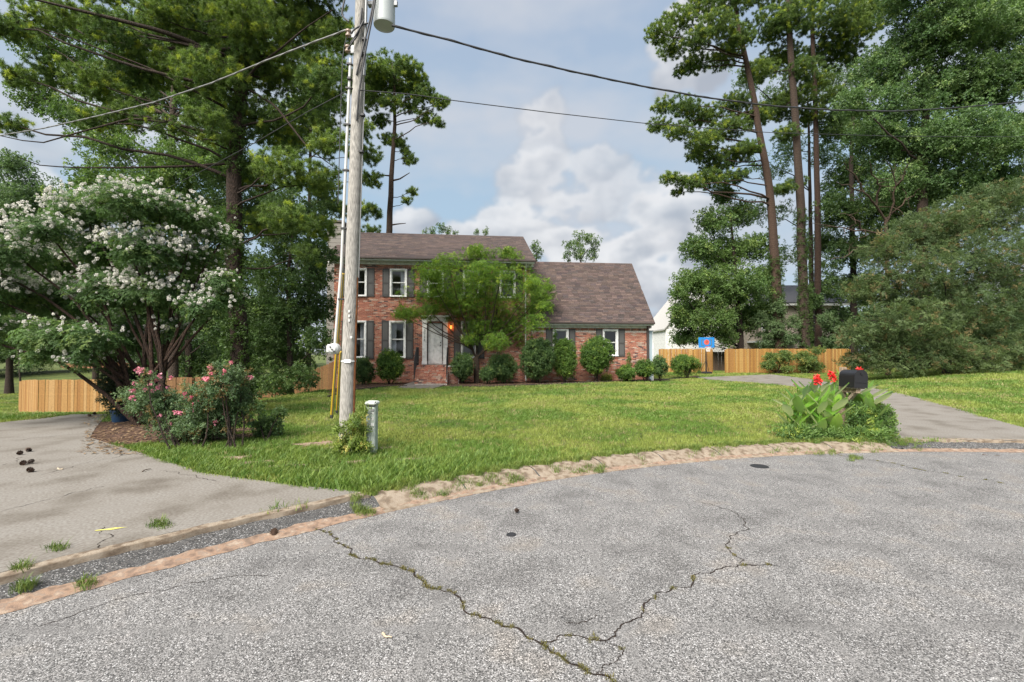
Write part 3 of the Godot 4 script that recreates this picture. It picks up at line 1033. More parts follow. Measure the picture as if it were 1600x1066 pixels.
func build_entrance(o: Array) -> void:
	var ent := Node3D.new()
	ent.name = "entrance"
	house.add_child(ent)
	var x0: float = o[0]
	var x1: float = o[1]
	var fy: float = o[2]
	var ty: float = o[3]
	var mb := MB.new()
	for x in [x0 - 0.13, x1 + 0.13]:
		mb.box(Vector3(x, (fy + ty) * 0.5 + 0.05, 0.06), Vector3(0.24, ty - fy + 0.1, 0.12), Basis.IDENTITY, 0.008)
		mb.box(Vector3(x, fy + 0.09, 0.075), Vector3(0.28, 0.18, 0.15), Basis.IDENTITY, 0.01)
		mb.box(Vector3(x, ty + 0.04, 0.075), Vector3(0.28, 0.1, 0.15), Basis.IDENTITY, 0.01)
	mb.box(Vector3((x0 + x1) * 0.5, ty + 0.20, 0.07), Vector3(x1 - x0 + 0.55, 0.22, 0.14), Basis.IDENTITY, 0.008)
	mb.box(Vector3((x0 + x1) * 0.5, ty + 0.35, 0.12), Vector3(x1 - x0 + 0.75, 0.09, 0.24), Basis.IDENTITY, 0.012)
	part("door_surround", mb, M.white, ent)
	# house number, one figure below the other on the pilaster
	var fy2 := ty - 0.42
	for ch in ["3", "7", "2", "8"]:
		var tm := TextMesh.new()
		tm.text = ch
		var sf := SystemFont.new()
		sf.font_names = PackedStringArray(["Droid Serif"])
		tm.font = sf
		tm.font_size = 32
		tm.pixel_size = 0.0045
		tm.depth = 0.008
		inst("figure", tm, M.iron, ent, Transform3D(Basis.IDENTITY, Vector3(x0 - 0.13, fy2, 0.126)))
		fy2 -= 0.16
	# door leaf with raised panels
	var dn := MB.new()
	dn.box(Vector3((x0 + x1) * 0.5, (fy + ty) * 0.5, -0.05), Vector3(x1 - x0 - 0.1, ty - fy - 0.05, 0.045))
	var leaf := part("door", dn, M.white, ent)
	var w := x1 - x0 - 0.1
	for r in [[0.10, 0.84], [1.02, 1.62], [1.72, 2.05]]:
		for s in [-1.0, 1.0]:
			var pm := MB.new()
			var cx: float = (x0 + x1) * 0.5 + s * w * 0.225
			pm.box(Vector3(cx, fy + (r[0] + r[1]) * 0.5, -0.028), Vector3(w * 0.33, r[1] - r[0], 0.012))
			pm.box(Vector3(cx, fy + (r[0] + r[1]) * 0.5, -0.02), Vector3(w * 0.24, r[1] - r[0] - 0.1, 0.02), Basis.IDENTITY, 0.009)
			part("panel", pm, M.white, leaf)
			var gm := MB.new()
			for e in [[0, (r[1] - r[0]) * 0.5 + 0.006, w * 0.36, 0.012], [0, -(r[1] - r[0]) * 0.5 - 0.006, w * 0.36, 0.012], [w * 0.172, 0, 0.012, r[1] - r[0]], [-w * 0.172, 0, 0.012, r[1] - r[0]]]:
				gm.box(Vector3(cx + e[0], fy + (r[0] + r[1]) * 0.5 + e[1], -0.018), Vector3(e[2], e[3], 0.022))
			part("moulding", gm, M.white, leaf)
	for yy in [fy + 1.0, fy + 1.15]:
		var km := MB.new()
		km.lathe(Vector3(x1 - 0.12, yy, -0.025), [[0.0, 0.0], [0.02, 0.0], [0.015, 0.03], [0.034, 0.045], [0.03, 0.07], [0.0, 0.08]], 12, Basis(Vector3.RIGHT, PI / 2))
		part("handle", km, M.iron, leaf)
	var jm := MB.new()
	for x in [x0 + 0.025, x1 - 0.025]: jm.box(Vector3(x, (fy + ty) * 0.5, -0.06), Vector3(0.05, ty - fy, 0.12))
	jm.box(Vector3((x0 + x1) * 0.5, ty - 0.012, -0.06), Vector3(x1 - x0 - 0.1, 0.024, 0.12))
	part("jamb", jm, M.shutter, ent)
	# lit wall lantern beside the door
	var lx := x1 + 0.42
	var ly := ty - 0.22
	var lm := MB.new()
	lm.box(Vector3(lx, ly + 0.05, 0.03), Vector3(0.08, 0.16, 0.04), Basis.IDENTITY, 0.005)
	lm.tube([Vector3(lx, ly + 0.1, 0.05), Vector3(lx, ly + 0.2, 0.11), Vector3(lx, ly + 0.15, 0.16)], [0.01, 0.01, 0.01], 6)
	lm.lathe(Vector3(lx, ly + 0.1, 0.16), [[0.075, 0.0], [0.08, 0.01], [0.01, 0.06], [0.0, 0.07]], 6)
	lm.tube([Vector3(lx, ly - 0.02, 0.05), Vector3(lx, ly - 0.13, 0.12), Vector3(lx, ly - 0.125, 0.16)], [0.01, 0.01, 0.01], 6)
	lm.lathe(Vector3(lx, ly - 0.12, 0.16), [[0.0, -0.02], [0.05, -0.01], [0.055, 0.01], [0.0, 0.012]], 6)
	var lant := part("wall_lantern", lm, M.iron, ent)
	var bm := MB.new()
	bm.lathe(Vector3(lx, ly - 0.1, 0.16), [[0.0, 0.0], [0.045, 0.0], [0.06, 0.19], [0.0, 0.195]], 8)
	var em := mat(srgb(1.0, 0.6, 0.25), 0.5)
	em.emission_enabled = true
	em.emission = Color(1.0, 0.58, 0.22)
	em.emission_energy_multiplier = 0.8
	part("lamp_bulb", bm, em, lant)
	var ol := OmniLight3D.new()
	ol.name = "lantern_glow"
	ol.light_color = Color(1.0, 0.6, 0.28)
	ol.light_energy = 0.03
	ol.light_size = 0.05
	ol.omni_range = 30.0
	ol.omni_attenuation = 2.0
	ol.shadow_enabled = true
	ol.position = Vector3(lx, ly, 0.16)
	house.add_child(ol)
	# brick steps and stoop
	var depth := [1.35, 1.65, 1.95, 2.25]
	var sx0 := x0 - 0.42
	var sx1 := x1 + 0.30
	for k in 4:
		var st := Node3D.new()
		st.name = "step"
		ent.add_child(st, true)
		var yt := fy - 0.03 - k * 0.205
		var z1: float = depth[k]
		var z0: float = 0.012 if k == 0 else depth[k - 1]
		var cm := MB.new()
		cm.box(Vector3((sx0 + sx1) * 0.5, (yt - 0.03 - 0.9) * 0.5, (z0 + z1) * 0.5 - 0.01), Vector3(sx1 - sx0 - 0.02, yt - 0.03 + 0.9, z1 - z0 - 0.002))
		part("core", cm, M.mortar, st)
		var sm := MB.new()
		var x := sx0
		while x + 0.08 < sx1:
			sm.col = brick_col()
			sm.box(Vector3(x + 0.046, yt - 0.03, (z0 + z1) * 0.5 + 0.008), Vector3(0.09, 0.06, z1 - z0 - 0.004), Basis.IDENTITY, 0.004)
			x += 0.10
		var row := 0
		var y := yt - 0.13
		while row < 2:
			x = sx0 - 0.05 * row
			while x + 0.08 < sx1:
				sm.col = brick_col()
				sm.box(Vector3(clampf(x + 0.1, sx0 + 0.1, sx1 - 0.1), y + 0.028, z1 - 0.006), Vector3(0.2, 0.057, 0.02))
				x += 0.21
			y -= 0.068
			row += 1
		tag(part("brickwork", sm, M.brick, st), "", "", "", "stuff")
	# cheek wall on the far side of the steps
	var km := MB.new()
	brick_face(km, sx1 + 0.0, sx1 + 0.55, -0.2, fy - 0.04, 1.30, [])
	km.box(Vector3(sx1 + 0.275, (fy - 0.04 - 0.2) * 0.5, 0.66), Vector3(0.55, fy + 0.15, 1.27))
	part("cheek_wall", km, M.brick, ent)
	# railings
	for s in [0, 1]:
		var rn := Node3D.new()
		rn.name = "railing"
		ent.add_child(rn, true)
		var rx := sx0 - 0.02 if s == 0 else sx1 - 0.03
		var top := [Vector3(rx, fy + 0.88, 1.2), Vector3(rx, fy - 0.62 + 0.85, 2.2)]
		var rm := MB.new()
		rm.tube([Vector3(rx, fy + 0.88, 0.06), top[0], top[1], top[1] + Vector3(0, -0.1, 0.08)], [0.022, 0.022, 0.022, 0.018], 8)
		part("handrail", rm, M.iron, rn)
		var lr := MB.new()
		lr.tube([Vector3(rx, fy + 0.12, 0.06), Vector3(rx, fy + 0.12, 1.2), Vector3(rx, fy - 0.62 + 0.12, 2.2)], [0.014, 0.014, 0.014], 6)
		part("lower_rail", lr, M.iron, rn)
		for k in 16:
			var z := 0.1 + k * 0.14
			var drop := 0.0 if z < 1.2 else (z - 1.2) * 1.5 * 0.62
			drop = 0.0 if z < 1.2 else (z - 1.2) * 0.65
			var pm := MB.new()
			var big := k == 0 or k == 8 or k == 15
			pm.tube([Vector3(rx, fy - drop + (-0.05 if not big else -0.12), z), Vector3(rx, fy + 0.88 - drop, z)], [0.02, 0.02] if big else [0.009, 0.009], 6)
			part("post" if big else "baluster", pm, M.iron, rn)

func hp3(u: float, y: float, z: float) -> Vector3:      # house coordinates to the scene
	return house.transform * Vector3(u, y, z)

# ---------------------------------------------------------------- beds, walk and edging in front of the house
func build_beds() -> void:
	var back := []
	for k in 20: 
		var p := hp3(lerpf(-0.6, hu(1013) + 0.2, k / 19.0), 0, 0.0)
		back.append(p)
	back.append(hp3(hu(1013) + 1.6, 0, -1.0))
	back.append(gp(1094, 586))
	var front := pxs([[512, 622], [553, 611], [617, 604.5], [690, 605.5], [760, 606], [830, 603], [900, 600], [985, 596], [1050, 593.5], [1092, 590]])
	var mb := MB.new()
	strip_sheet(back, front, 10, 40, 0.008, mb)
	flip_up(mb)
	structure("planting_bed_ground", mb, M.mulch)
	var hl := back.duplicate()
	var fr := front.duplicate()
	fr.reverse()
	hl.append_array(fr)
	hole(hl)
	# thin dark edging boards set end to end along the bed
	var ed := thing("bed_edging", Vector3.ZERO, "thin dark edging strip between the planting bed and lawn", "edging")
	var rs := resample(front, 26)
	for k in 25:
		var a: Vector3 = rs[k]
		var b: Vector3 = rs[k + 1]
		if k > 5 and k < 8: continue
		a.y = hgt(a.x, a.z); b.y = hgt(b.x, b.z)
		var em := MB.new()
		var dv := (b - a)
		em.box((a + b) * 0.5 + Vector3(0, 0.03, 0), Vector3(dv.length() - 0.01, 0.10, 0.04), Basis(dv.normalized(), Vector3.UP, dv.normalized().cross(Vector3.UP)), 0.008)
		part("board", em, mat(srgb(0.045, 0.035, 0.03), 0.9), ed)
	# short concrete walk at the foot of the steps
	var wm := MB.new()
	var q := pxs([[620, 607.5], [676, 608.5], [692, 604], [702, 596], [648, 596]])
	var low := []
	for p in q:
		p.y = 0.0
		low.append(p)
	wm.poly(low, 0.045)
	for k in low.size():
		var e0: Vector3 = low[k]
		var e1: Vector3 = low[(k + 1) % low.size()]
		wm.quad(e0 + Vector3(0, 0.045, 0), e1 + Vector3(0, 0.045, 0), e1 - Vector3(0, 0.3, 0), e0 - Vector3(0, 0.3, 0))
	structure("front_path", wm, M.drive)
	hole(low)

# ---------------------------------------------------------------- leaves and needles
var clump := {}
const THICK := 1.7

func leaf_tri(mb: MB, o: Vector3, dir: Vector3, up: Vector3, l: float, w: float) -> void:
	var s := dir.cross(up).normalized() * w * 0.5
	var m := o + dir * l * 0.45 - up * w * 0.14
	var t := o + dir * l
	mb.tri(o, m + s + up * w * 0.22, t)
	mb.tri(o, t, m - s + up * w * 0.22)

func rv() -> Vector3:
	var v := Vector3(rng.randfn(), rng.randfn(), rng.randfn())
	return v.normalized()

func make_clumps() -> void:
	for kind in ["broad", "broad_b", "small", "small_b", "spray", "spray_b", "needle", "needle_b", "lance"]:
		var mb := MB.new()
		if kind.begins_with("broad"):
			for t in 6:
				var d := (rv() + Vector3(0, 0.35, 0)).normalized()
				var o := rv() * 0.07
				for k in 7:
					var p := o + d * (0.06 + k * 0.045) - Vector3(0, 0.004 * k * k, 0)
					var ld: Vector3 = (d * 0.6 + rv() * 0.8 - Vector3(0, 0.15, 0)).normalized()
					mb.col = g3(rng.randf_range(0.7, 1.3))
					leaf_tri(mb, p, ld, (Vector3.UP + rv() * 1.1).normalized(), rng.randf_range(0.10, 0.16), rng.randf_range(0.07, 0.10))
		elif kind.begins_with("small"):
			for t in 9:
				var d := (rv() + Vector3(0, 0.5, 0)).normalized()
				var o := rv() * 0.06
				for k in 7:
					var p := o + d * (0.04 + k * 0.026)
					var ld: Vector3 = (d * 0.5 + rv() * 0.9).normalized()
					mb.col = g3(rng.randf_range(0.7, 1.3))
					leaf_tri(mb, p, ld, (Vector3.UP + rv() * 1.1).normalized(), rng.randf_range(0.055, 0.085), rng.randf_range(0.035, 0.05))
		elif kind.begins_with("spray"):                         # flat leafy fans in tiers
			for t in 6:
				var a := TAU * t / 6.0 + rng.randf_range(-0.4, 0.4)
				var d := Vector3(cos(a), rng.randf_range(-0.1, 0.25), sin(a)).normalized()
				var o := rv() * Vector3(0.06, 0.05, 0.06)
				for k in 8:
					for s in [-1.0, 1.0]:
						var p := o + d * (0.05 + k * 0.04) - Vector3(0, 0.003 * k * k, 0)
						var ld: Vector3 = (d * 0.7 + d.cross(Vector3.UP) * s * 0.8 + rv() * 0.35).normalized()
						mb.col = g3(rng.randf_range(0.7, 1.3))
						leaf_tri(mb, p, ld, (Vector3.UP + rv() * 0.9).normalized(), rng.randf_range(0.07, 0.11), rng.randf_range(0.03, 0.045))
		elif kind.begins_with("needle"):                        # tufts at the ends of a forked shoot
			for t in 5:
				var o := rv() * 0.15
				var ax := (rv() + Vector3(0, 0.7, 0)).normalized()
				for k in 24:
					var d := (ax * rng.randf_range(0.0, 0.9) + rv()).normalized()
					var p := o + ax * rng.randf_range(-0.06, 0.06)
					var s := d.cross(rv()).normalized() * 0.0105
					mb.col = g3(rng.randf_range(0.65, 1.3))
					mb.tri(p - s, p + s, p + d * rng.randf_range(0.14, 0.23))
		else:                                                   # long narrow leaves
			for t in 26:
				var d := (rv() + Vector3(0, 0.6, 0)).normalized()
				mb.col = g3(rng.randf_range(0.7, 1.3))
				leaf_tri(mb, rv() * 0.1, d, (Vector3.UP + rv() * 0.5).normalized(), rng.randf_range(0.12, 0.22), rng.randf_range(0.025, 0.04))
		clump[kind] = mb.mesh()

func lobe(px: float, py: float, rp: float, d: float, sq := 0.8) -> Dictionary:
	var r := rp * d / F
	return {"c": at(px, py, d), "r": Vector3(r, r * sq, r)}

func lobes(list: Array, d: float, sq := 0.8, spread := 0.0) -> Array:
	var o := []
	for q in list:
		var dd: float = (q[3] if q.size() > 3 else d) + rng.randf_range(-spread, spread)
		o.append(lobe(q[0], q[1], q[2], dd, sq))
	return o

# leaf clumps spread through the lobes, thinner inside and broken by gaps
func foliage(called: String, ls: Array, kinds: Array, dens: float, size: float, cols: Array, parent: Node, gap := 0.0, inner := 0.45, up := 0.6, floor_y := -99.0) -> void:
	var fn := FastNoiseLite.new()
	fn.seed = rng.randi_range(1, 99999)
	fn.frequency = 0.55 / maxf(size, 0.1) * 0.25
	var off: Vector3 = parent.position
	var per := []
	for k in kinds: per.append([[], []])
	for l in ls:
		var r: Vector3 = l.r
		var area: float = 4.19 * (r.x * r.y + r.y * r.z + r.x * r.z)
		var n := int(area * dens * THICK)
		var tone: float = rng.randf()
		for k in n:
			var d := rv()
			var f := lerpf(inner, 1.03, sqrt(rng.randf())) if inner > 0.6 else clampf(0.74 + rng.randfn() * 0.24, inner * 0.5, 1.3)
			var p: Vector3 = l.c + d * r * f
			if l.get("soft", 0.0) > 0.0: p = l.c + Vector3(rng.randfn(), rng.randfn(), rng.randfn()).limit_length(2.0) * r * l.soft
			if p.y < floor_y: continue
			if fn.get_noise_3dv(p) < gap - 0.5 + rng.randf_range(-0.1, 0.1): continue
			var y := (d * 0.7 + Vector3(0, up, 0) + rv() * 0.35).normalized()
			var x := y.cross(rv()).normalized()
			var s := size * rng.randf_range(0.7, 1.25)
			var b := Basis(x, y, x.cross(y)) * s
			var i := rng.randi() % kinds.size()
			var c: Color = cols[0].lerp(cols[1], clampf(tone * 0.5 + rng.randf() * 0.6, 0.0, 1.0))
			if cols.size() > 2 and rng.randf() < 0.10: c = cols[2]
			per[i][0].append(Transform3D(b, p - off))
			per[i][1].append(c * rng.randf_range(1.25, 1.85))
	for i in kinds.size():
		if per[i][0].size(): scatter(called, clump[kinds[i]], M.leaf, per[i][0], per[i][1], parent)

func feather(ls: Array, soft: float) -> Array:      # no firm outline: leaves thin out from the middle of the lobe
	for l in ls: l["soft"] = soft
	return ls

func bend(a: Vector3, b: Vector3, n: int, wob: float) -> Array:
	var o := []
	var s := rv() * wob
	for k in n:
		var t := k / float(n - 1)
		o.append(a.lerp(b, t) + s * sin(PI * t) + (rv() * wob * 0.25 if k > 0 and k < n - 1 else Vector3.ZERO))
	return o

func taper(r0: float, r1: float, n: int) -> Array:
	var o := []
	for k in n: o.append(lerpf(r0, r1, k / float(n - 1)))
	return o

func trunk_at(path: Array, y: float) -> Vector3:
	for k in path.size() - 1:
		if path[k + 1].y >= y: return path[k].lerp(path[k + 1], clampf((y - path[k].y) / maxf(path[k + 1].y - path[k].y, 0.01), 0.0, 1.0))
	return path[-1]

# a tree: trunk through given points, a limb to each lobe, twigs inside the lobe
func tree(called: String, path: Array, r0: float, r1: float, ls: Array, label: String, category: String, o := {}) -> Node3D:
	var base: Vector3 = path[0]
	var t := thing(called, base, label, category, o.get("group", ""))
	var mb := MB.new()
	mb.col = o.get("bark", Color(0.5, 0.45, 0.4))
	var rel := []
	for p in path: rel.append(p - base)
	var fine := resample(rel, maxi(8, rel.size() * 3))
	for k in range(1, fine.size() - 1): fine[k] += rv() * r0 * 0.12
	var rad := taper(r0, r1, fine.size())
	rad[0] = r0 * 1.35
	mb.tube(fine, rad, 12)
	part("trunk", mb, M.bark, t)
	if ls.size():
		var lm := MB.new()
		lm.col = mb.col * 0.85
		var thick: float = o.get("limb", 0.05)
		for l in ls:
			var c: Vector3 = l.c - base
			var h: float = c.length() * o.get("rise", 0.35)
			var hd := Vector2(c.x - trunk_at(rel, c.y).x, c.z - trunk_at(rel, c.y).z).length()
			var st := trunk_at(rel, maxf(c.y - hd * o.get("rise", 0.6), rel[-1].y * o.get("low", 0.15)))
			if st.distance_to(c) < 0.1: continue
			var n := 7
			var rr: float = clampf(thick * (0.5 + 0.12 * st.distance_to(c)), 0.012, r0 * 0.6)
			lm.tube(bend(st, c, n, st.distance_to(c) * 0.09), taper(rr, rr * 0.35, n), 6, false)
			for k in int(o.get("twigs", 5)):
				var e: Vector3 = c + rv() * l.r * 0.9
				lm.tube(bend(c, e, 4, 0.12 * l.r.x), taper(rr * 0.4, rr * 0.1, 4), 4, false)
		part("limbs", lm, M.bark, t)
	if o.has("kinds"):
		foliage("crown", feather(ls, o.get("feather", 0.0)), o.kinds, o.dens, o.size, o.cols, t, o.get("gap", 0.0), o.get("inner", 0.45), o.get("up", 0.6))
	return t

func ivy_on(t: Node3D, path: Array, y0: float, y1: float, r: float, n: int) -> void:
	var xf := []
	var cs := []
	for k in n:
		var y := lerpf(y0, y1, pow(rng.randf(), 1.2))
		var a := rng.randf() * TAU
		var o := Vector3(cos(a), 0, sin(a))
		var p := trunk_at(path, y) + o * (r * rng.randf_range(0.8, 1.25))
		var b := Basis(Vector3.UP, rng.randf() * TAU) * Basis(Vector3.RIGHT, rng.randf_range(-0.8, 0.8)) * rng.randf_range(0.6, 1.0)
		xf.append(Transform3D(b.scaled_local(Vector3.ONE * 1.0), p - t.position))
		cs.append(Color(0.07, 0.13, 0.03).lerp(Color(0.11, 0.18, 0.045), rng.randf()))
	scatter("ivy", clump["small"], M.leaf, xf, cs, t)

const PINE := [Color(0.05, 0.095, 0.03), Color(0.14, 0.20, 0.04), Color(0.27, 0.32, 0.045)]
const DARK := [Color(0.045, 0.085, 0.03), Color(0.09, 0.145, 0.045), Color(0.13, 0.19, 0.055)]
const MID := [Color(0.055, 0.105, 0.03), Color(0.115, 0.18, 0.05), Color(0.16, 0.22, 0.06)]
const BROAD := ["broad", "broad_b"]
const SMALL := ["small", "small_b"]
const SPRAY := ["spray", "spray_b"]
const NEED := ["needle", "needle_b"]

func build_trees() -> void:
	make_clumps()
	var gr := "tall pines"
	# --- left: the big pine over the flowering tree
	var d := 14.0
	var b := at(378, 640, d)
	b.y = hgt(b.x, b.z) - 0.1
	var path := [b, at(372, 520, d), at(364, 400, d), at(367, 250, d), at(376, 120, d), at(380, 0, d), at(376, -140, d), at(380, -330, d)]
	var ls := lobes([[20, 45, 34], [70, 30, 43], [130, 25, 43], [190, 50, 47], [250, 30, 50], [310, 40, 56], [380, 30, 62], [440, 40, 56], [490, 20, 54], [520, 60, 36], [30, 120, 29], [85, 115, 36], [150, 130, 40], [210, 115, 45], [270, 110, 49], [330, 120, 54], [400, 110, 62], [460, 120, 52], [505, 130, 40], [20, 195, 25], [140, 185, 27], [200, 180, 36], [260, 190, 45], [320, 200, 45], [420, 190, 56], [480, 200, 45], [515, 225, 34], [440, 260, 47], [500, 285, 34], [400, 270, 40], [450, 340, 40], [500, 355, 29], [410, 350, 34], [470, 400, 31], [340, -40, 67], [420, -50, 67], [250, -40, 62], [150, -40, 56], [490, -60, 56], [380, -130, 78], [300, -140, 67], [460, -140, 67], [380, -230, 78]], d, 0.55, 1.4)
	var t := tree("pine_tree", path, 0.27, 0.10, ls, "large pine with an ivy covered trunk and long limbs over the white flowering tree", "pine", {"group": gr, "bark": Color(0.34, 0.27, 0.23), "limb": 0.045, "rise": 0.25, "twigs": 7, "feather": 0.5, "kinds": NEED, "dens": 21.0, "size": 0.52, "cols": PINE, "gap": 0.16, "inner": 0.2})
	var lm := MB.new()
	lm.col = Color(0.30, 0.24, 0.2)
	for br in [[[360, 97], [300, 66], [250, 48], [180, 30], [90, 8], [10, -12]], [[366, 175], [300, 140], [230, 105], [170, 82], [100, 55], [50, 42]], [[364, 215], [300, 200], [250, 190], [205, 185], [130, 205], [60, 225], [0, 212]], [[372, 140], [400, 105], [440, 75], [475, 45], [520, 15]], [[372, 130], [430, 165], [480, 230], [520, 260]], [[368, 255], [290, 260], [200, 262], [110, 262], [60, 258], [30, 247]]]:
		var pp := []
		for k in br.size(): pp.append(at(br[k][0], br[k][1], d - k * 0.35) - t.position)
		var r0: float = 0.085 if br[0][1] == 97 else 0.045
		lm.tube(resample(pp, 14), taper(r0, r0 * 0.25, 14), 7)
	part("limbs", lm, M.bark, t)
	ivy_on(t, path, 0.0, 6.0, 0.27, 330)
	ivy_on(t, path, 7.0, 12.0, 0.24, 200)
	# --- trees behind it
	d = 25.0
	b = at(272, 600, d); b.y = hgt(b.x, b.z) - 0.1
	tree("broadleaf_tree", [b, at(270, 400, d), at(268, 200, d), at(274, 60, d), at(272, -60, d)], 0.26, 0.09, lobes([[170, 215, 45], [215, 255, 50], [150, 285, 36], [240, 300, 55], [300, 250, 52], [200, 320, 48], [290, 350, 55], [240, 150, 45], [300, 90, 50], [230, 60, 45], [270, 10, 55], [190, 110, 40], [320, 160, 42], [120, 330, 45], [250, -50, 60], [60, 150, 34], [110, 90, 36], [40, 55, 34], [150, 50, 38], [110, 175, 30], [350, 30, 45], [420, 100, 45], [470, 50, 42], [490, 150, 36], [440, 200, 40], [180, 150, 36], [340, 230, 40]], d, 0.8, 1.5), "tall grey trunked broadleaf tree rising behind the white flowering tree", "tree", {"group": "broadleaf trees behind the flowering tree", "bark": Color(0.62, 0.58, 0.53), "limb": 0.05, "kinds": BROAD, "dens": 5.0, "size": 0.85, "cols": MID, "gap": 0.12})
	d = 28.0
	b = at(296, 600, d); b.y = hgt(b.x, b.z) - 0.1
	tree("broadleaf_tree", [b, at(294, 400, d), at(292, 230, d), at(296, 80, d)], 0.2, 0.08, lobes([[330, 330, 50], [350, 270, 45], [330, 420, 50], [280, 440, 55], [350, 500, 50], [250, 500, 55], [200, 450, 55], [310, 560, 45], [330, 170, 45], [345, 90, 50], [420, 330, 45]], d, 0.85, 1.5), "dark leaved tree with a slim trunk between the big pine and the flowering tree", "tree", {"group": "broadleaf trees behind the flowering tree", "bark": Color(0.45, 0.41, 0.38), "limb": 0.05, "kinds": BROAD, "dens": 5.5, "size": 0.85, "cols": DARK, "gap": 0.05})
	d = 19.0
	b = at(455, 610, d); b.y = hgt(b.x, b.z) - 0.1
	tree("broadleaf_tree", [b, at(452, 520, d), at(450, 430, d), at(460, 340, d)], 0.13, 0.04, lobes([[430, 430, 42], [480, 440, 38], [410, 480, 42], [460, 490, 45], [500, 480, 26], [400, 540, 45], [450, 550, 45], [495, 530, 26], [380, 590, 35], [425, 600, 32], [470, 590, 26], [440, 380, 36], [490, 390, 26], [500, 430, 20], [485, 335, 28], [506, 300, 22], [515, 400, 14], [440, 320, 30], [400, 420, 30]], d, 0.85, 1.2), "dense dark evergreen tree growing between the big pine trunk and the brick house", "tree", {"bark": Color(0.4, 0.36, 0.33), "limb": 0.035, "kinds": ["broad", "small_b"], "dens": 9.0, "size": 0.72, "cols": DARK, "gap": 0.06})
	d = 36.0
	b = at(482, 600, d); b.y = hgt(b.x, b.z) - 0.1
	tree("pine_tree", [b, at(482, 400, d), at(484, 280, d), at(486, 160, d), at(484, 60, d)], 0.2, 0.06, lobes([[470, 170, 30], [500, 190, 28], [520, 160, 25], [455, 230, 24], [515, 260, 22], [460, 290, 22], [510, 320, 22], [540, 330, 24], [520, 370, 22], [575, 330, 20], [580, 360, 14], [570, 240, 26], [580, 280, 18], [540, 120, 30], [500, 100, 34], [530, 60, 34], [560, 200, 22], [450, 350, 26], [500, 410, 30]], d, 0.6, 2.0), "slender pine seen behind the big pine, beside the utility pole and chimney", "pine", {"group": gr, "bark": Color(0.5, 0.44, 0.4), "limb": 0.04, "feather": 0.5, "kinds": NEED, "dens": 5.0, "size": 1.15, "cols": PINE, "gap": 0.2, "rise": 0.2})
	d = 40.0
	for q in [[15, [[10, 330, 50], [50, 310, 38], [20, 400, 55], [65, 390, 42], [0, 470, 60], [60, 470, 45], [40, 520, 45], [-40, 400, 60], [100, 440, 40], [-50, 300, 50], [20, 260, 26]], "greyish green tree standing beyond the lower lawn at the end of the street"], [150, [[120, 470, 50], [170, 440, 50], [220, 480, 50], [160, 520, 40], [230, 540, 36], [100, 530, 36]], "dark tree standing beyond the lower lawn, behind the flowering tree"]]:
		b = at(q[0], 575, d); b.y = hgt(b.x, b.z) - 0.1
		tree("broadleaf_tree", [b, at(q[0], 480, d), at(q[0] + 6, 380, d), at(q[0], 300, d)], 0.25, 0.08, lobes(q[1], d, 0.85, 2.0), q[2], "tree", {"bark": Color(0.42, 0.38, 0.35), "kinds": BROAD, "dens": 3.6, "size": 1.15, "cols": [Color(0.07, 0.12, 0.055), Color(0.13, 0.19, 0.085)], "gap": 0.05})
	# --- pine behind the brick house
	d = 40.0
	path = [at(601, 560, d), at(605, 420, d), at(609, 340, d), at(613, 250, d), at(617, 190, d), at(615, 110, d)]
	path[0].y = -0.4
	t = tree("pine_tree", path, 0.42, 0.09, lobes([[615, 98, 26], [588, 108, 24], [640, 108, 24], [600, 130, 29], [640, 135, 26], [663, 148, 20], [577, 155, 24], [610, 160, 22], [686, 160, 14], [662, 182, 18], [700, 157, 8], [682, 190, 12], [640, 165, 15], [592, 188, 15], [622, 220, 16], [603, 216, 13], [640, 248, 13], [632, 236, 10], [644, 298, 9], [637, 313, 8], [578, 128, 22], [655, 125, 15]], d, 0.62, 1.6), "lone tall pine with a rounded crown rising behind the brick house", "pine", {"group": gr, "bark": Color(0.62, 0.52, 0.46), "limb": 0.055, "rise": 0.35, "twigs": 6, "feather": 0.5, "kinds": NEED, "dens": 6.5, "size": 1.05, "cols": PINE, "gap": 0.16, "inner": 0.3})
	lm = MB.new()
	lm.col = Color(0.5, 0.42, 0.37)
	for br in [[[609, 352], [622, 350], [634, 349]], [[614, 282], [624, 280], [640, 270]], [[612, 275], [600, 274], [590, 272]]]:
		var pp := []
		for k in br.size(): pp.append(at(br[k][0], br[k][1], d - k * 0.2) - t.position)
		lm.tube(resample(pp, 6), taper(0.09, 0.03, 6), 6)
	part("limbs", lm, M.bark, t)
	# --- tree tops over the ridges
	d = 52.0
	for q in [[686, [[690, 358, 8], [676, 362, 6], [700, 362, 6], [665, 363, 4], [712, 364, 4]], "leafy tree top just above the main ridge beside the lone pine"], [752, [[745, 363, 5], [760, 362, 5]], "two small leafy tips peeping over the main ridge"], [838, [[836, 385, 7], [840, 395, 9], [832, 402, 7]], "small thin tree top at the step between the two roofs"], [908, [[890, 385, 9], [903, 375, 10], [918, 372, 10], [930, 380, 8], [905, 395, 12], [925, 397, 10], [885, 400, 8]], "open forked tree top standing above the wing's ridge"]]:
		b = at(q[0], 585, d)
		b.y = 0.0
		tree("broadleaf_tree", [b, at(q[0], 480, d), at(q[0], 395, d)], 0.2, 0.06, lobes(q[1], d, 1.1, 0.8), q[2], "tree", {"group": "tree tops above the house roof", "bark": Color(0.36, 0.32, 0.3), "limb": 0.05, "rise": 1.2, "kinds": BROAD, "dens": 3.4, "size": 0.8, "cols": MID, "gap": 0.15, "inner": 0.1})
	# --- right: pines behind the fence
	d = 37.0
	path = [at(1221, 590, d), at(1216, 500, d), at(1207, 330, d), at(1192, 235, d), at(1170, 110, d), at(1150, 30, d), at(1145, -60, d)]
	path[0].y = -0.1
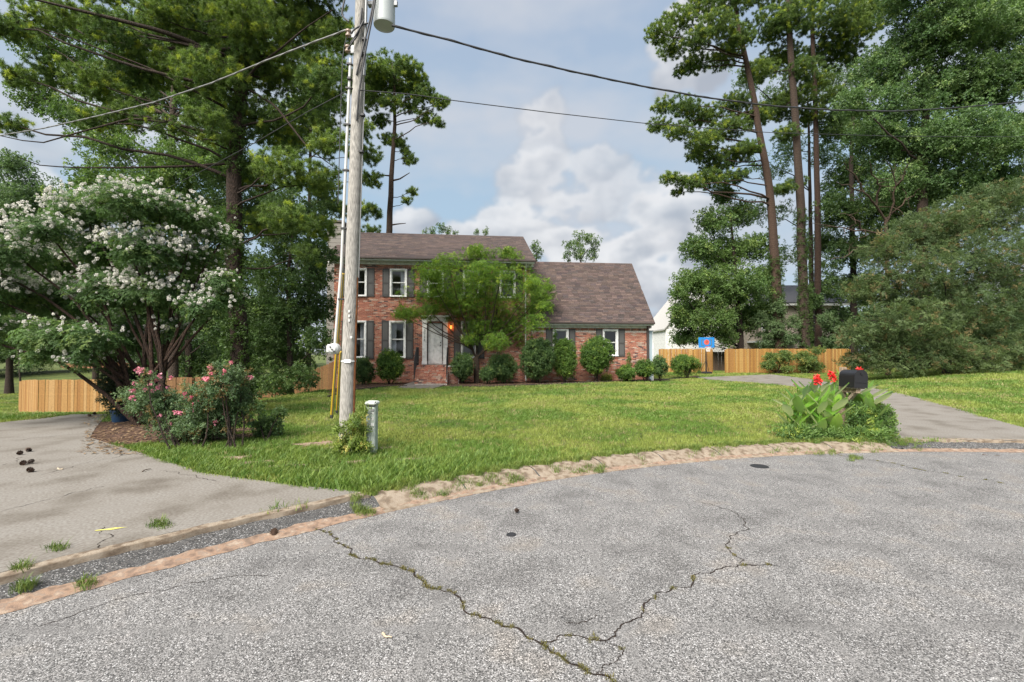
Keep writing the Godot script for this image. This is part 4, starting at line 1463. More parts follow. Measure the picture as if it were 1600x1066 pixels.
	var pa := lobes([[1030, 50, 23], [1060, 30, 28], [1050, 75, 23], [1090, 60, 24], [1120, 40, 32], [1095, 15, 28], [1085, 100, 23], [1066, 110, 15], [1130, 90, 27], [1150, 60, 28], [1038, 165, 20], [1070, 165, 26], [1100, 180, 28], [1030, 195, 18], [1060, 205, 23], [1100, 220, 28], [1140, 200, 31], [1150, 160, 26], [1095, 240, 23], [1120, 258, 26], [1150, 240, 26], [1050, 278, 17], [1080, 285, 20], [1110, 280, 26], [1150, 275, 20], [1172, 230, 19], [1180, 180, 26], [1060, 300, 10], [1140, 0, 38], [1100, -30, 36], [1150, -50, 44]], d, 0.55, 1.6)
	t = tree("pine_tree", path, 0.42, 0.12, pa, "pine with a leaning trunk and yellow green needles behind the timber fence", "pine", {"group": gr, "bark": Color(0.56, 0.44, 0.37), "limb": 0.06, "rise": 0.15, "twigs": 6, "feather": 0.5, "kinds": NEED, "dens": 8.5, "size": 0.85, "cols": PINE, "gap": 0.14, "inner": 0.25})
	ivy_on(t, path, 0.5, 9.5, 0.42, 420)
	path = [at(1259, 590, d), at(1257, 480, d), at(1250, 300, d), at(1240, 150, d), at(1231, 0, d), at(1228, -120, d)]
	path[0].y = -0.1
	t = tree("pine_tree", path, 0.40, 0.16, lobes([[1200, 40, 38], [1240, 30, 38], [1220, 90, 33], [1190, 110, 28], [1255, 110, 28], [1240, 150, 28], [1215, 172, 28], [1262, 180, 26], [1230, 208, 20], [1228, 293, 15], [1243, 285, 15], [1215, 300, 12], [1250, -30, 51], [1200, -30, 46]], d + 1.0, 0.55, 1.6), "straight pine with ivy climbing far up its trunk behind the timber fence", "pine", {"group": gr, "bark": Color(0.46, 0.4, 0.36), "limb": 0.06, "rise": 0.15, "twigs": 6, "feather": 0.5, "kinds": NEED, "dens": 8.5, "size": 0.85, "cols": PINE, "gap": 0.14, "inner": 0.25})
	ivy_on(t, path, 0.5, 13.0, 0.42, 600)
	path = [at(1278, 590, d + 2), at(1278, 480, d + 2), at(1277, 300, d + 2), at(1275, 180, d + 2), at(1270, 60, d + 2), at(1268, -80, d + 2)]
	path[0].y = -0.1
	tree("pine_tree", path, 0.29, 0.12, lobes([[1300, 30, 38], [1330, 50, 38], [1360, 20, 41], [1290, 80, 31], [1275, 130, 23], [1320, 90, 28], [1300, 150, 23], [1290, -30, 51], [1370, -20, 51]], d + 2, 0.55, 1.6), "straight bare trunked pine standing behind the timber fence and laurel", "pine", {"group": gr, "bark": Color(0.44, 0.33, 0.28), "limb": 0.05, "rise": 0.15, "twigs": 6, "feather": 0.5, "kinds": NEED, "dens": 8.5, "size": 0.85, "cols": PINE, "gap": 0.14, "inner": 0.25})
	# --- dense tree over the fence
	d = 38.0
	b = at(1157, 590, d); b.y = -0.1
	tree("broadleaf_tree", [b, at(1157, 520, d), at(1150, 430, d), at(1142, 330, d)], 0.3, 0.06, lobes([[1130, 305, 20], [1118, 345, 28], [1158, 335, 24], [1092, 390, 28], [1130, 395, 36], [1178, 385, 26], [1082, 440, 28], [1120, 445, 40], [1165, 445, 36], [1200, 430, 20], [1078, 490, 26], [1110, 495, 36], [1155, 495, 34], [1190, 485, 20], [1088, 524, 18], [1130, 526, 20], [1066, 500, 18], [1066, 528, 16], [1062, 460, 16], [1060, 485, 14]], d, 0.8, 1.6), "dense cone shaped broadleaf tree behind the fence and basketball hoop", "tree", {"bark": Color(0.32, 0.28, 0.26), "kinds": BROAD, "dens": 5.5, "size": 0.95, "cols": MID, "gap": 0.05})
	b = at(1195, 590, d + 1.5); b.y = -0.1
	tree("broadleaf_tree", [b, at(1196, 530, d + 1.5), at(1200, 480, d + 1.5)], 0.09, 0.03, lobes([[1195, 530, 15], [1210, 512, 15], [1225, 530, 13], [1240, 505, 12], [1205, 545, 14], [1190, 500, 14], [1215, 480, 12], [1240, 530, 12], [1292, 500, 14], [1300, 535, 14]], d - 1.0, 0.9, 0.5), "young pale green tree at the foot of the ivy covered pine", "tree", {"bark": Color(0.4, 0.36, 0.33), "kinds": SMALL, "dens": 6.0, "size": 1.2, "cols": [Color(0.07, 0.12, 0.05), Color(0.12, 0.17, 0.07)], "gap": 0.08})
	d = 46.0
	b = at(1268, 590, d); b.y = 0.0
	tree("broadleaf_tree", [b, at(1268, 450, d), at(1266, 300, d), at(1262, 150, d)], 0.28, 0.08, lobes([[1230, 230, 26], [1290, 240, 26], [1210, 260, 22], [1300, 300, 24], [1230, 330, 22], [1300, 360, 22], [1180, 330, 22], [1310, 180, 24], [1260, 390, 20], [1290, 420, 22], [1220, 400, 20], [1190, 250, 20], [1330, 120, 26], [1210, 150, 24], [1290, 120, 24], [1170, 120, 24], [1200, 460, 18], [1245, 100, 24]], d, 0.9, 2.0), "thin leafed tree filling the gaps between the pine trunks", "tree", {"bark": Color(0.34, 0.3, 0.27), "kinds": BROAD, "dens": 2.6, "size": 0.9, "cols": MID, "gap": 0.22, "inner": 0.1})
	# --- big broadleaf trees at the right
	d = 31.0
	b = at(1443, 590, d); b.y = 0.3
	tree("broadleaf_tree", [b, at(1443, 450, d), at(1441, 280, d), at(1450, 120, d), at(1455, -40, d)], 0.4, 0.12, lobes([[1380, 110, 45], [1440, 60, 55], [1500, 30, 55], [1570, 40, 55], [1420, 150, 52], [1490, 130, 55], [1560, 130, 55], [1375, 215, 42], [1430, 230, 50], [1500, 210, 55], [1570, 220, 50], [1340, 160, 30], [1400, 290, 42], [1470, 285, 48], [1550, 290, 48], [1620, 100, 50], [1620, 200, 50], [1610, 290, 42], [1440, -30, 60], [1540, -40, 60], [1630, 0, 60]], d, 0.75, 2.0), "huge glossy broadleaf tree filling the sky above the tall laurel shrub", "tree", {"bark": Color(0.4, 0.35, 0.32), "limb": 0.06, "kinds": BROAD, "dens": 6.0, "size": 0.95, "cols": [Color(0.055, 0.11, 0.042), Color(0.125, 0.195, 0.07), Color(0.18, 0.25, 0.095)], "gap": 0.16})
	d = 40.0
	b = at(1335, 590, d); b.y = 0.2
	tree("broadleaf_tree", [b, at(1334, 450, d), at(1330, 280, d), at(1335, 150, d)], 0.3, 0.1, lobes([[1335, 270, 34], [1310, 330, 30], [1360, 330, 36], [1325, 395, 32], [1300, 445, 28], [1345, 450, 32], [1310, 505, 26], [1380, 380, 36], [1300, 200, 24], [1340, 200, 30], [1290, 380, 18], [1420, 330, 40], [1480, 360, 40], [1295, 540, 20], [1270, 470, 16], [1272, 530, 14]], d, 0.85, 2.0), "dark broadleaf tree in deep shade behind the dead tree and tall laurel", "tree", {"bark": Color(0.3, 0.26, 0.24), "kinds": BROAD, "dens": 4.6, "size": 1.05, "cols": DARK, "gap": 0.1})
	# --- dead tree with bare forked branches
	d = 26.5
	b = at(1388, 590, d); b.y = 0.2
	t = thing("dead_tree", b, "bare dead tree with pale forked branches beside the tall laurel shrub", "tree")
	var dm := MB.new()
	dm.col = Color(0.55, 0.47, 0.38)
	dm.tube(resample([Vector3.ZERO, at(1388, 480, d) - b, at(1384, 340, d) - b], 8), taper(0.14, 0.09, 8), 8)
	part("trunk", dm, M.bark, t)
	for br in [[[1384, 345], [1370, 320], [1350, 300], [1330, 290], [1305, 285]], [[1384, 350], [1395, 315], [1400, 290], [1392, 262], [1385, 250]], [[1384, 345], [1410, 320], [1430, 305], [1440, 292]], [[1370, 320], [1375, 290], [1362, 268], [1360, 250]], [[1350, 300], [1330, 270], [1318, 255]], [[1386, 370], [1350, 362], [1310, 355], [1265, 348]], [[1386, 390], [1350, 385], [1320, 400], [1300, 405]], [[1350, 362], [1335, 340], [1315, 335]], [[1400, 290], [1412, 275], [1420, 255]]]:
		var pp := []
		for k in br.size(): pp.append(at(br[k][0], br[k][1], d - k * 0.4) - b)
		pp = resample(pp, 10)
		for k in range(1, 10): pp[k] += rv() * 0.1
		var bm := MB.new()
		bm.col = Color(0.62, 0.53, 0.43)
		bm.tube(pp, taper(0.06, 0.018, 10), 6)
		for j in 5:
			var s: Vector3 = pp[2 + j]
			bm.tube(bend(s, s + rv() * Vector3(0.9, 0.7, 0.9), 4, 0.12), taper(0.022, 0.008, 4), 4)
		part("branch", bm, M.bark, t)
	# --- tall laurel
	d = 22.0
	b = at(1480, 588, d); b.y = hgt(b.x, b.z) - 0.1
	ls = lobes([[1560, 320, 48, 24.0], [1485, 345, 44, 23.5], [1425, 362, 36, 23.5], [1385, 392, 36, 23], [1610, 380, 55, 23], [1525, 400, 52, 22.5], [1455, 420, 46, 22], [1395, 440, 40, 22.5], [1352, 452, 30, 23], [1585, 460, 52, 22], [1505, 480, 52, 21.5], [1435, 500, 46, 21.5], [1372, 502, 38, 22], [1338, 520, 26, 22.5], [1560, 530, 50, 21.5], [1485, 548, 38, 21], [1412, 552, 34, 21.3], [1355, 560, 28, 22], [1605, 548, 40, 21], [1540, 560, 26, 20.8], [1455, 568, 22, 20.8], [1382, 572, 18, 21.3], [1640, 430, 55, 22.5], [1650, 330, 50, 24], [1330, 565, 16, 22.5], [1540, 350, 40, 24.5], [1450, 385, 36, 24], [1560, 430, 42, 24], [1480, 450, 40, 23.5], [1410, 475, 36, 23.5], [1540, 500, 40, 23], [1460, 525, 36, 22.8], [1390, 530, 30, 22.8], [1580, 575, 26, 20.8], [1500, 575, 22, 20.8], [1420, 576, 18, 21.0]], d, 0.72, 0.6)
	tree("laurel_shrub", [b, at(1480, 500, d + 1), at(1490, 420, d + 1.2), at(1500, 350, d + 1.5)], 0.16, 0.05, ls, "very tall spreading evergreen shrub with layered olive leaves and reddish tips", "shrub", {"bark": Color(0.3, 0.26, 0.23), "limb": 0.04, "rise": 0.5, "twigs": 6, "feather": 0.52, "kinds": ["spray", "small_b"], "dens": 13.0, "size": 0.6, "cols": [Color(0.045, 0.08, 0.03), Color(0.105, 0.145, 0.05), Color(0.16, 0.13, 0.055)], "gap": 0.2, "inner": 0.3, "up": 0.3})

# ---------------------------------------------------------------- flowering tree, maple, roses, clipped shrubs
func flower_mesh(n: int, r: float, l: float, w: float) -> ArrayMesh:
	var mb := MB.new()
	for k in n:
		var d := (rv() + Vector3(0, 0.25, 0)).normalized()
		mb.col = g3(rng.randf_range(0.8, 1.1))
		leaf_tri(mb, d * r * Vector3(0.7, 1.0, 0.7) * sqrt(rng.randf()), (d + rv() * 0.5).normalized(), rv(), l, w)
	return mb.mesh()

func build_garden_trees() -> void:
	# crape myrtle: many stems from one stool, flat tiers, white panicles
	var d := 10.2
	var b := gt(240, 664)
	var ls := lobes([[190, 318, 44], [250, 322, 42], [310, 345, 38], [130, 330, 42], [70, 358, 42], [20, 395, 44], [348, 372, 24], [90, 408, 46], [160, 388, 50], [230, 388, 52], [300, 402, 42], [348, 440, 26], [40, 460, 48], [110, 468, 50], [180, 455, 50], [250, 455, 50], [318, 478, 36], [20, 518, 40], [80, 524, 40], [140, 530, 40], [205, 525, 42], [60, 556, 24], [125, 562, 22], [270, 515, 28], [358, 466, 20], [-40, 450, 55], [-50, 520, 50], [-60, 390, 50], [215, 300, 26], [170, 560, 18]], d, 0.62, 0.9)
	var t := thing("flowering_tree", b, "broad many stemmed tree covered in white blossom beside the neighbouring driveway", "tree")
	var mb := MB.new()
	var ix := 0
	for l in ls:
		mb = MB.new()
		mb.col = Color(0.40, 0.29, 0.22) * rng.randf_range(0.8, 1.2)
		var st := Vector3(rng.randf_range(-0.28, 0.28), 0, rng.randf_range(-0.2, 0.2))
		var c: Vector3 = l.c - b
		var pts := [st, st + Vector3(c.x * 0.16, maxf(c.y, 1.0) * 0.33, c.z * 0.16), Vector3(c.x * 0.5, c.y * 0.68, c.z * 0.5), c]
		var pp := resample(pts, 10)
		for k in range(1, 9): pp[k] += rv() * 0.03
		mb.tube(pp, taper(0.05, 0.014, 10), 7)
		for k in 5: mb.tube(bend(c, c + rv() * l.r * 0.9, 4, 0.06), taper(0.012, 0.004, 4), 4)
		if ix % 2 == 0 or c.y > 2.0: part("stem", mb, M.bark, t)
		ix += 1
	foliage("crown", ls, SPRAY, 52.0, 0.36, [Color(0.045, 0.095, 0.032), Color(0.09, 0.155, 0.045), Color(0.14, 0.20, 0.055)], t, 0.10, 0.35, 1.0)
	var fl := flower_mesh(70, 0.085, 0.05, 0.045)
	var xf := []
	var cs := []
	for l in ls:
		var n: int = int(170.0 * l.r.x * l.r.x * 1.5)
		n = int(n * rng.randf_range(0.7, 1.4))
		if l.c.y < 2.1: n = int(n * 0.3)
		for k in n:
			var q := rv()
			q.y = absf(q.y) if rng.randf() < 0.8 else q.y
			q.z = absf(q.z) if rng.randf() < 0.7 else q.z
			q = q.normalized()
			var g: Vector3 = l.c + q * l.r * rng.randf_range(0.5, 1.45)
			for j in 1 + rng.randi() % 2:
				xf.append(Transform3D(Basis(rv(), rng.randf() * TAU) * rng.randf_range(0.2, 0.46), g + rv() * 0.08 - b))
				cs.append(Color(0.80, 0.78, 0.72) * rng.randf_range(0.85, 1.1))
	scatter("blossom", fl, M.petal, xf, cs, t)
	# maple in the planting bed
	d = 22.6
	b = gt(745, 599)
	d = -b.z
	ls = lobes([[735, 402, 22], [770, 400, 20], [800, 405, 18], [700, 412, 20], [670, 430, 24], [715, 435, 28], [760, 430, 30], [805, 432, 26], [835, 445, 20], [645, 460, 20], [685, 465, 28], [730, 470, 32], [780, 468, 32], [825, 475, 26], [852, 462, 14], [640, 490, 18], [672, 486, 16], [712, 498, 18], [755, 510, 26], [800, 508, 28], [838, 505, 18], [735, 530, 12], [775, 535, 18], [812, 532, 16], [630, 472, 10], [858, 450, 8], [745, 392, 12], [790, 393, 10], [850, 480, 12], [622, 490, 8]], d, 0.66, 1.4)
	t = thing("maple_tree", b, "small spreading bright green maple standing in the bed before the house", "tree")
	mb = MB.new()
	mb.col = Color(0.6, 0.54, 0.46)
	mb.tube(resample([Vector3(0, -0.1, 0), at(745, 575, d) - b, at(744, 558, d) - b], 6), taper(0.17, 0.13, 6), 10)
	part("trunk", mb, M.bark, t)
	var forks := [at(738, 545, d) - b, at(757, 548, d) - b, at(745, 540, d + 0.3) - b]
	for k in ls.size():
		mb = MB.new()
		mb.col = Color(0.45, 0.38, 0.31)
		var c: Vector3 = ls[k].c - b
		var s: Vector3 = forks[0] if ls[k].c.x < b.x - 0.4 else (forks[1] if ls[k].c.x > b.x + 0.4 else forks[2])
		var o := at(744, 560, d) - b
		var pp := resample([o, s, s.lerp(c, 0.5) + Vector3(0, -0.1, 0), c], 10)
		for j in range(2, 9): pp[j] += rv() * 0.04
		mb.tube(pp, taper(0.042, 0.008, 10), 6)
		for j in 4: mb.tube(bend(c, c + rv() * ls[k].r * 0.9, 4, 0.06), taper(0.015, 0.005, 4), 4)
		part("limb", mb, M.bark, t)
	foliage("crown", feather(ls, 0.6), ["spray", "small"], 36.0, 0.44, [Color(0.065, 0.14, 0.022), Color(0.15, 0.24, 0.028), Color(0.25, 0.33, 0.04)], t, 0.2, 0.1, 0.5)
	# roses
	var rose := flower_mesh(22, 0.025, 0.032, 0.034)
	for q in [[300, 706, [[215, 620, 24], [240, 628, 32], [290, 630, 36], [325, 620, 30], [265, 655, 28], [305, 662, 34], [330, 648, 30], [255, 600, 18], [230, 585, 14], [285, 680, 24], [312, 690, 20]], 8.2, "wide rose bush with pink flowers at the edge of the mulch", 36, Color(0.62, 0.14, 0.22)], [368, 706, [[345, 600, 22], [362, 585, 20], [380, 600, 16], [355, 640, 26], [370, 655, 24], [345, 670, 20], [375, 625, 18], [338, 575, 12]], 8.1, "leggy rose bush with few pink and red flowers and a bronze tinge", 12, Color(0.62, 0.12, 0.15)]]:
		b = gt(q[0], q[1])
		t = thing("rose_bush", b, q[4], "rose bush", "roses beside the neighbouring driveway")
		var rl := lobes(q[2], q[3], 0.85, 0.35)
		for l in rl:
			mb = MB.new()
			mb.col = Color(0.22, 0.17, 0.11)
			var c: Vector3 = l.c - b
			var st := Vector3(c.x * 0.3 + rng.randf_range(-0.15, 0.15), -0.02, c.z * 0.3)
			mb.tube(bend(st, c, 6, 0.08), taper(0.016, 0.007, 6), 5)
			for k in 6: mb.tube(bend(c, c + rv() * l.r * 0.95, 4, 0.04), taper(0.007, 0.003, 4), 4)
			part("cane", mb, M.bark, t)
		foliage("foliage", rl, SMALL, 46.0, 0.44, [Color(0.06, 0.11, 0.05), Color(0.12, 0.175, 0.08), Color(0.19, 0.14, 0.06)], t, 0.14, 0.05, 0.6)
		xf = []
		cs = []
		for k in q[5]:
			var l = rl[rng.randi() % rl.size()]
			var dr := rv()
			dr.y = absf(dr.y)
			dr.z = absf(dr.z)
			xf.append(Transform3D(Basis(rv(), rng.randf() * TAU) * rng.randf_range(0.8, 1.3), l.c + dr * l.r * rng.randf_range(0.95, 1.12) - b))
			cs.append(q[6].lerp(Color(0.76, 0.34, 0.42), rng.randf()))
		scatter("blossom", rose, M.petal, xf, cs, t)
	# young shrub with upright yellow flower spikes
	b = gt(415, 690)
	t = thing("young_shrub", b, "small open shrub with upright pale tips on the lawn beside the roses", "shrub")
	var yl := lobes([[408, 660, 14], [425, 665, 14], [402, 635, 9], [438, 645, 10], [415, 680, 14]], 8.7, 0.9, 0.1)
	for l in yl:
		mb = MB.new()
		mb.col = Color(0.2, 0.16, 0.1)
		mb.tube(bend(Vector3(0, -0.02, 0), l.c - b, 5, 0.03), taper(0.012, 0.005, 5), 5)
		part("stem", mb, M.bark, t)
	foliage("foliage", yl, SMALL, 55.0, 0.5, [Color(0.06, 0.11, 0.045), Color(0.12, 0.18, 0.06)], t, 0.15, 0.1)

func round_shrub(px: float, py: float, rx: float, ry: float, off: float, cols: Array, label: String, group: String, d_fix := 0.0, dens := 24.0, size := 0.68, kinds: Array = SMALL) -> void:
	var u := hu(px)
	var p := hp3(u, 0.0, off)
	var d := -p.z if d_fix == 0.0 else d_fix
	var c := at(px, py, d)
	var gy := hgt(c.x, c.z)
	var b := Vector3(c.x, gy, c.z)
	var t := thing("shrub", b, label, "shrub", group)
	var r := rx * d / F
	var h := ry * d / F
	for k in 6:
		var mb := MB.new()
		mb.col = Color(0.2, 0.16, 0.12)
		mb.tube(bend(Vector3(rng.randf_range(-0.1, 0.1), -0.03, rng.randf_range(-0.1, 0.1)), c - b + rv() * Vector3(r, h, r) * 0.5, 5, 0.06), taper(0.022, 0.01, 5), 5)
		part("stem", mb, M.bark, t)
	var ls := [{"c": c, "r": Vector3(r * 0.9, h * 0.9, r * 0.86)}]
	for k in 7:
		var o := rv() * Vector3(r, h, r) * rng.randf_range(0.25, 0.42)
		var f := rng.randf_range(0.55, 0.72)
		ls.append({"c": c + o, "r": Vector3(r, h, r) * f})
	foliage("foliage", ls, kinds, dens * 0.55, size * rng.randf_range(0.85, 1.15), cols, t, 0.06, 0.7, 0.3, gy + 0.05)

func build_shrubs() -> void:
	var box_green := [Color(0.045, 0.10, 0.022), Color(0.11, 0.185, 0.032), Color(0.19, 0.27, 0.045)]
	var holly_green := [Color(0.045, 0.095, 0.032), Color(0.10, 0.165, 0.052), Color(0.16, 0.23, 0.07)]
	var g := "clipped shrubs along the house front"
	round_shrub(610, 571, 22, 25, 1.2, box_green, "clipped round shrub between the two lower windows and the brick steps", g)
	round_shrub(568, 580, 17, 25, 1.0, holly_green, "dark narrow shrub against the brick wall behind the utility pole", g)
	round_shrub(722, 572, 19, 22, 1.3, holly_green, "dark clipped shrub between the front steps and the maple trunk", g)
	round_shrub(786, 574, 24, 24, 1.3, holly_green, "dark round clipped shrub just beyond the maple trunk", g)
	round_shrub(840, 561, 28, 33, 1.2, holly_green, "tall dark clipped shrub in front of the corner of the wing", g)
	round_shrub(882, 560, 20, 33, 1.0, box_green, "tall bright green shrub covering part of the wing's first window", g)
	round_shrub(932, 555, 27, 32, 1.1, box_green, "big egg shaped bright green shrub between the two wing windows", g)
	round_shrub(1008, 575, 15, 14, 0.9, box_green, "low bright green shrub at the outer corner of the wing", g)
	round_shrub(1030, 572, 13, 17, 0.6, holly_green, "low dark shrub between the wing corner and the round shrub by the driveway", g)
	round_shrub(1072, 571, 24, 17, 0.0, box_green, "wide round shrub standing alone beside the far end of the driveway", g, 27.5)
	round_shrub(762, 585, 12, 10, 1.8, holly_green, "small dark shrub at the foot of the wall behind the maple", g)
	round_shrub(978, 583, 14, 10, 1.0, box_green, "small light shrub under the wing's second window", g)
	# plantain lilies
	for q in [[945, 591, 12], [965, 590, 13], [982, 588, 11]]:
		var c := gt(q[0], q[1] + 4.0)
		var t := thing("hosta_plant", c, "low yellow green leafy perennial at the edge of the bed", "plant", "yellow green perennials along the bed edge")
		foliage("foliage", [{"c": c + Vector3(0, 0.12, 0), "r": Vector3(0.45, 0.2, 0.35)}], ["lance"], 45.0, 0.9, [Color(0.20, 0.26, 0.05), Color(0.34, 0.38, 0.10)], t, 0.0, 0.2, 1.0)
	# climber and thin spire
	var s := hp3(hu(980), 0.0, 0.25)
	var sp := thing("conifer_seedling", Vector3(s.x, 0.1, s.z), "thin green spire of leaves against the wing wall", "plant")
	foliage("foliage", [{"c": s + Vector3(0, 0.6, 0), "r": Vector3(0.22, 0.5, 0.2)}, {"c": s + Vector3(0, 1.1, 0), "r": Vector3(0.12, 0.5, 0.12)}], SMALL, 50.0, 0.4, [Color(0.07, 0.13, 0.03), Color(0.13, 0.19, 0.04)], sp)
	s = hp3(hu(867), 0.0, 0.05)
	var cl := thing("climbing_vine", Vector3(s.x, 0.1, s.z), "thin green climber growing up beside the wing's first window", "plant")
	foliage("foliage", [{"c": s + Vector3(0, 2.1, 0.02), "r": Vector3(0.12, 0.9, 0.08)}], SMALL, 70.0, 0.4, [Color(0.06, 0.13, 0.03), Color(0.11, 0.19, 0.04)], cl)
	# loose bushes in front of the timber fence
	for q in [[1215, 566, 26, 20, "loose bush with yellowing leaves before the timber fence, beside the driveway"], [1262, 562, 24, 24, "loose spreading bush before the timber fence, under the pine trunks"]]:
		var c := at(q[0], q[1], 33.4)
		var b := Vector3(c.x, 0.0, c.z)
		var t := thing("loose_bush", b, q[4], "bush", "bushes before the timber fence")
		var ls := []
		for k in 9: ls.append(lobe(q[0] + rng.randf_range(-0.7, 0.7) * q[2], q[1] + rng.randf_range(-0.6, 0.6) * q[3], 9, 33.4 + rng.randf_range(-0.5, 0.5), 0.7))
		for l in ls:
			var mb := MB.new()
			mb.col = Color(0.25, 0.2, 0.15)
			mb.tube(bend(Vector3.ZERO, l.c - b, 5, 0.1), taper(0.025, 0.01, 5), 5)
			part("stem", mb, M.bark, t)
		foliage("foliage", ls, BROAD, 14.0, 0.62, [Color(0.07, 0.12, 0.035), Color(0.14, 0.19, 0.05), Color(0.24, 0.22, 0.06)], t, 0.05, 0.2, 0.8, 0.03)
	# dark bush with the blue tub behind the roses
	var c2 := at(188, 602, 10.6)
	var t2 := thing("potted_bush", Vector3(c2.x, hgt(c2.x, c2.z), c2.z), "dark bush in a blue tub beside the flowering tree's stems", "plant")
	foliage("foliage", [{"c": at(185, 598, 10.6), "r": Vector3(0.42, 0.45, 0.4)}, {"c": at(195, 622, 10.6), "r": Vector3(0.4, 0.35, 0.36)}], SMALL, 60.0, 0.5, [Color(0.025, 0.045, 0.025), Color(0.05, 0.075, 0.035)], t2, 0.05, 0.4)
	var pm := MB.new()
	pm.lathe(Vector3(0.02, 0.0, 0), [[0.0, 0.0], [0.15, 0.0], [0.19, 0.24], [0.20, 0.24], [0.20, 0.28], [0.17, 0.28], [0.16, 0.22], [0.0, 0.22]], 18)
	part("tub", pm, mat(srgb(0.015, 0.05, 0.11), 0.45), t2)

# ---------------------------------------------------------------- fences and neighbouring houses
func fence(pts: Array, h: float, tones: Array, label: String, category := "fence", group := "") -> void:
	var a0: Vector3 = pts[0]
	var t := thing("timber_fence", Vector3(a0.x, hgt(a0.x, a0.z), a0.z), label, category, group)
	var pm := MB.new()
	pm.box(Vector3(0, h * 0.5, 0), Vector3(0.136, h, 0.022), Basis.IDENTITY, 0.003)
	var pl := pm.mesh()
	var mats := []
	for c in tones:
		var m: StandardMaterial3D = M.plank.duplicate()
		m.albedo_color = srgb(c.r, c.g, c.b)
		mats.append(m)
	for s in pts.size() - 1:
		var a: Vector3 = pts[s]
		var b: Vector3 = pts[s + 1]
		var dv := Vector3(b.x - a.x, 0, b.z - a.z)
		var n := int(dv.length() / 0.142)
		var u := dv.normalized()
		var nz := u.cross(Vector3.UP)
		if nz.dot(EYE - a) < 0.0: nz = -nz
		for k in n:
			var p := a + u * (0.07 + k * 0.142)
			p.y = hgt(p.x, p.z) + rng.randf_range(-0.012, 0.012)
			var bs := Basis(u, Vector3.UP, u.cross(Vector3.UP)) * Basis(Vector3.FORWARD, rng.randf_range(-0.008, 0.008))
			inst("plank", pl, mats[rng.randi() % mats.size()], t, Transform3D(bs, p - t.position + nz * rng.randf_range(0.0, 0.006)))
		var np := maxi(1, int(dv.length() / 2.4))
		for k in np + 1:
			var q := MB.new()
			var p := a.lerp(b, k / float(np))
			p.y = hgt(p.x, p.z)
			q.box(p - t.position + Vector3(0, h * 0.48, 0) - nz * 0.12, Vector3(0.1, h * 0.98, 0.1))
			part("post", q, mats[0], t)
		for f in [0.15, 0.82]:
			var q := MB.new()
			var e0 := a - t.position - nz * 0.045
			var e1 := b - t.position - nz * 0.045
			e0.y = hgt(a.x, a.z) - t.position.y + h * f
			e1.y = hgt(b.x, b.z) - t.position.y + h * f
			q.tube([e0, e1], [0.035, 0.035], 4)
			part("rail", q, mats[0], t)

func lap_wall(mb: MB, x0: float, x1: float, y0: float, y1: float, z: float) -> void:
	var y := y0
	while y < y1:
		mb.box(Vector3((x0 + x1) * 0.5, y + 0.09, z), Vector3(x1 - x0, 0.19, 0.03), Basis(Vector3.RIGHT, -0.08))
		y += 0.18

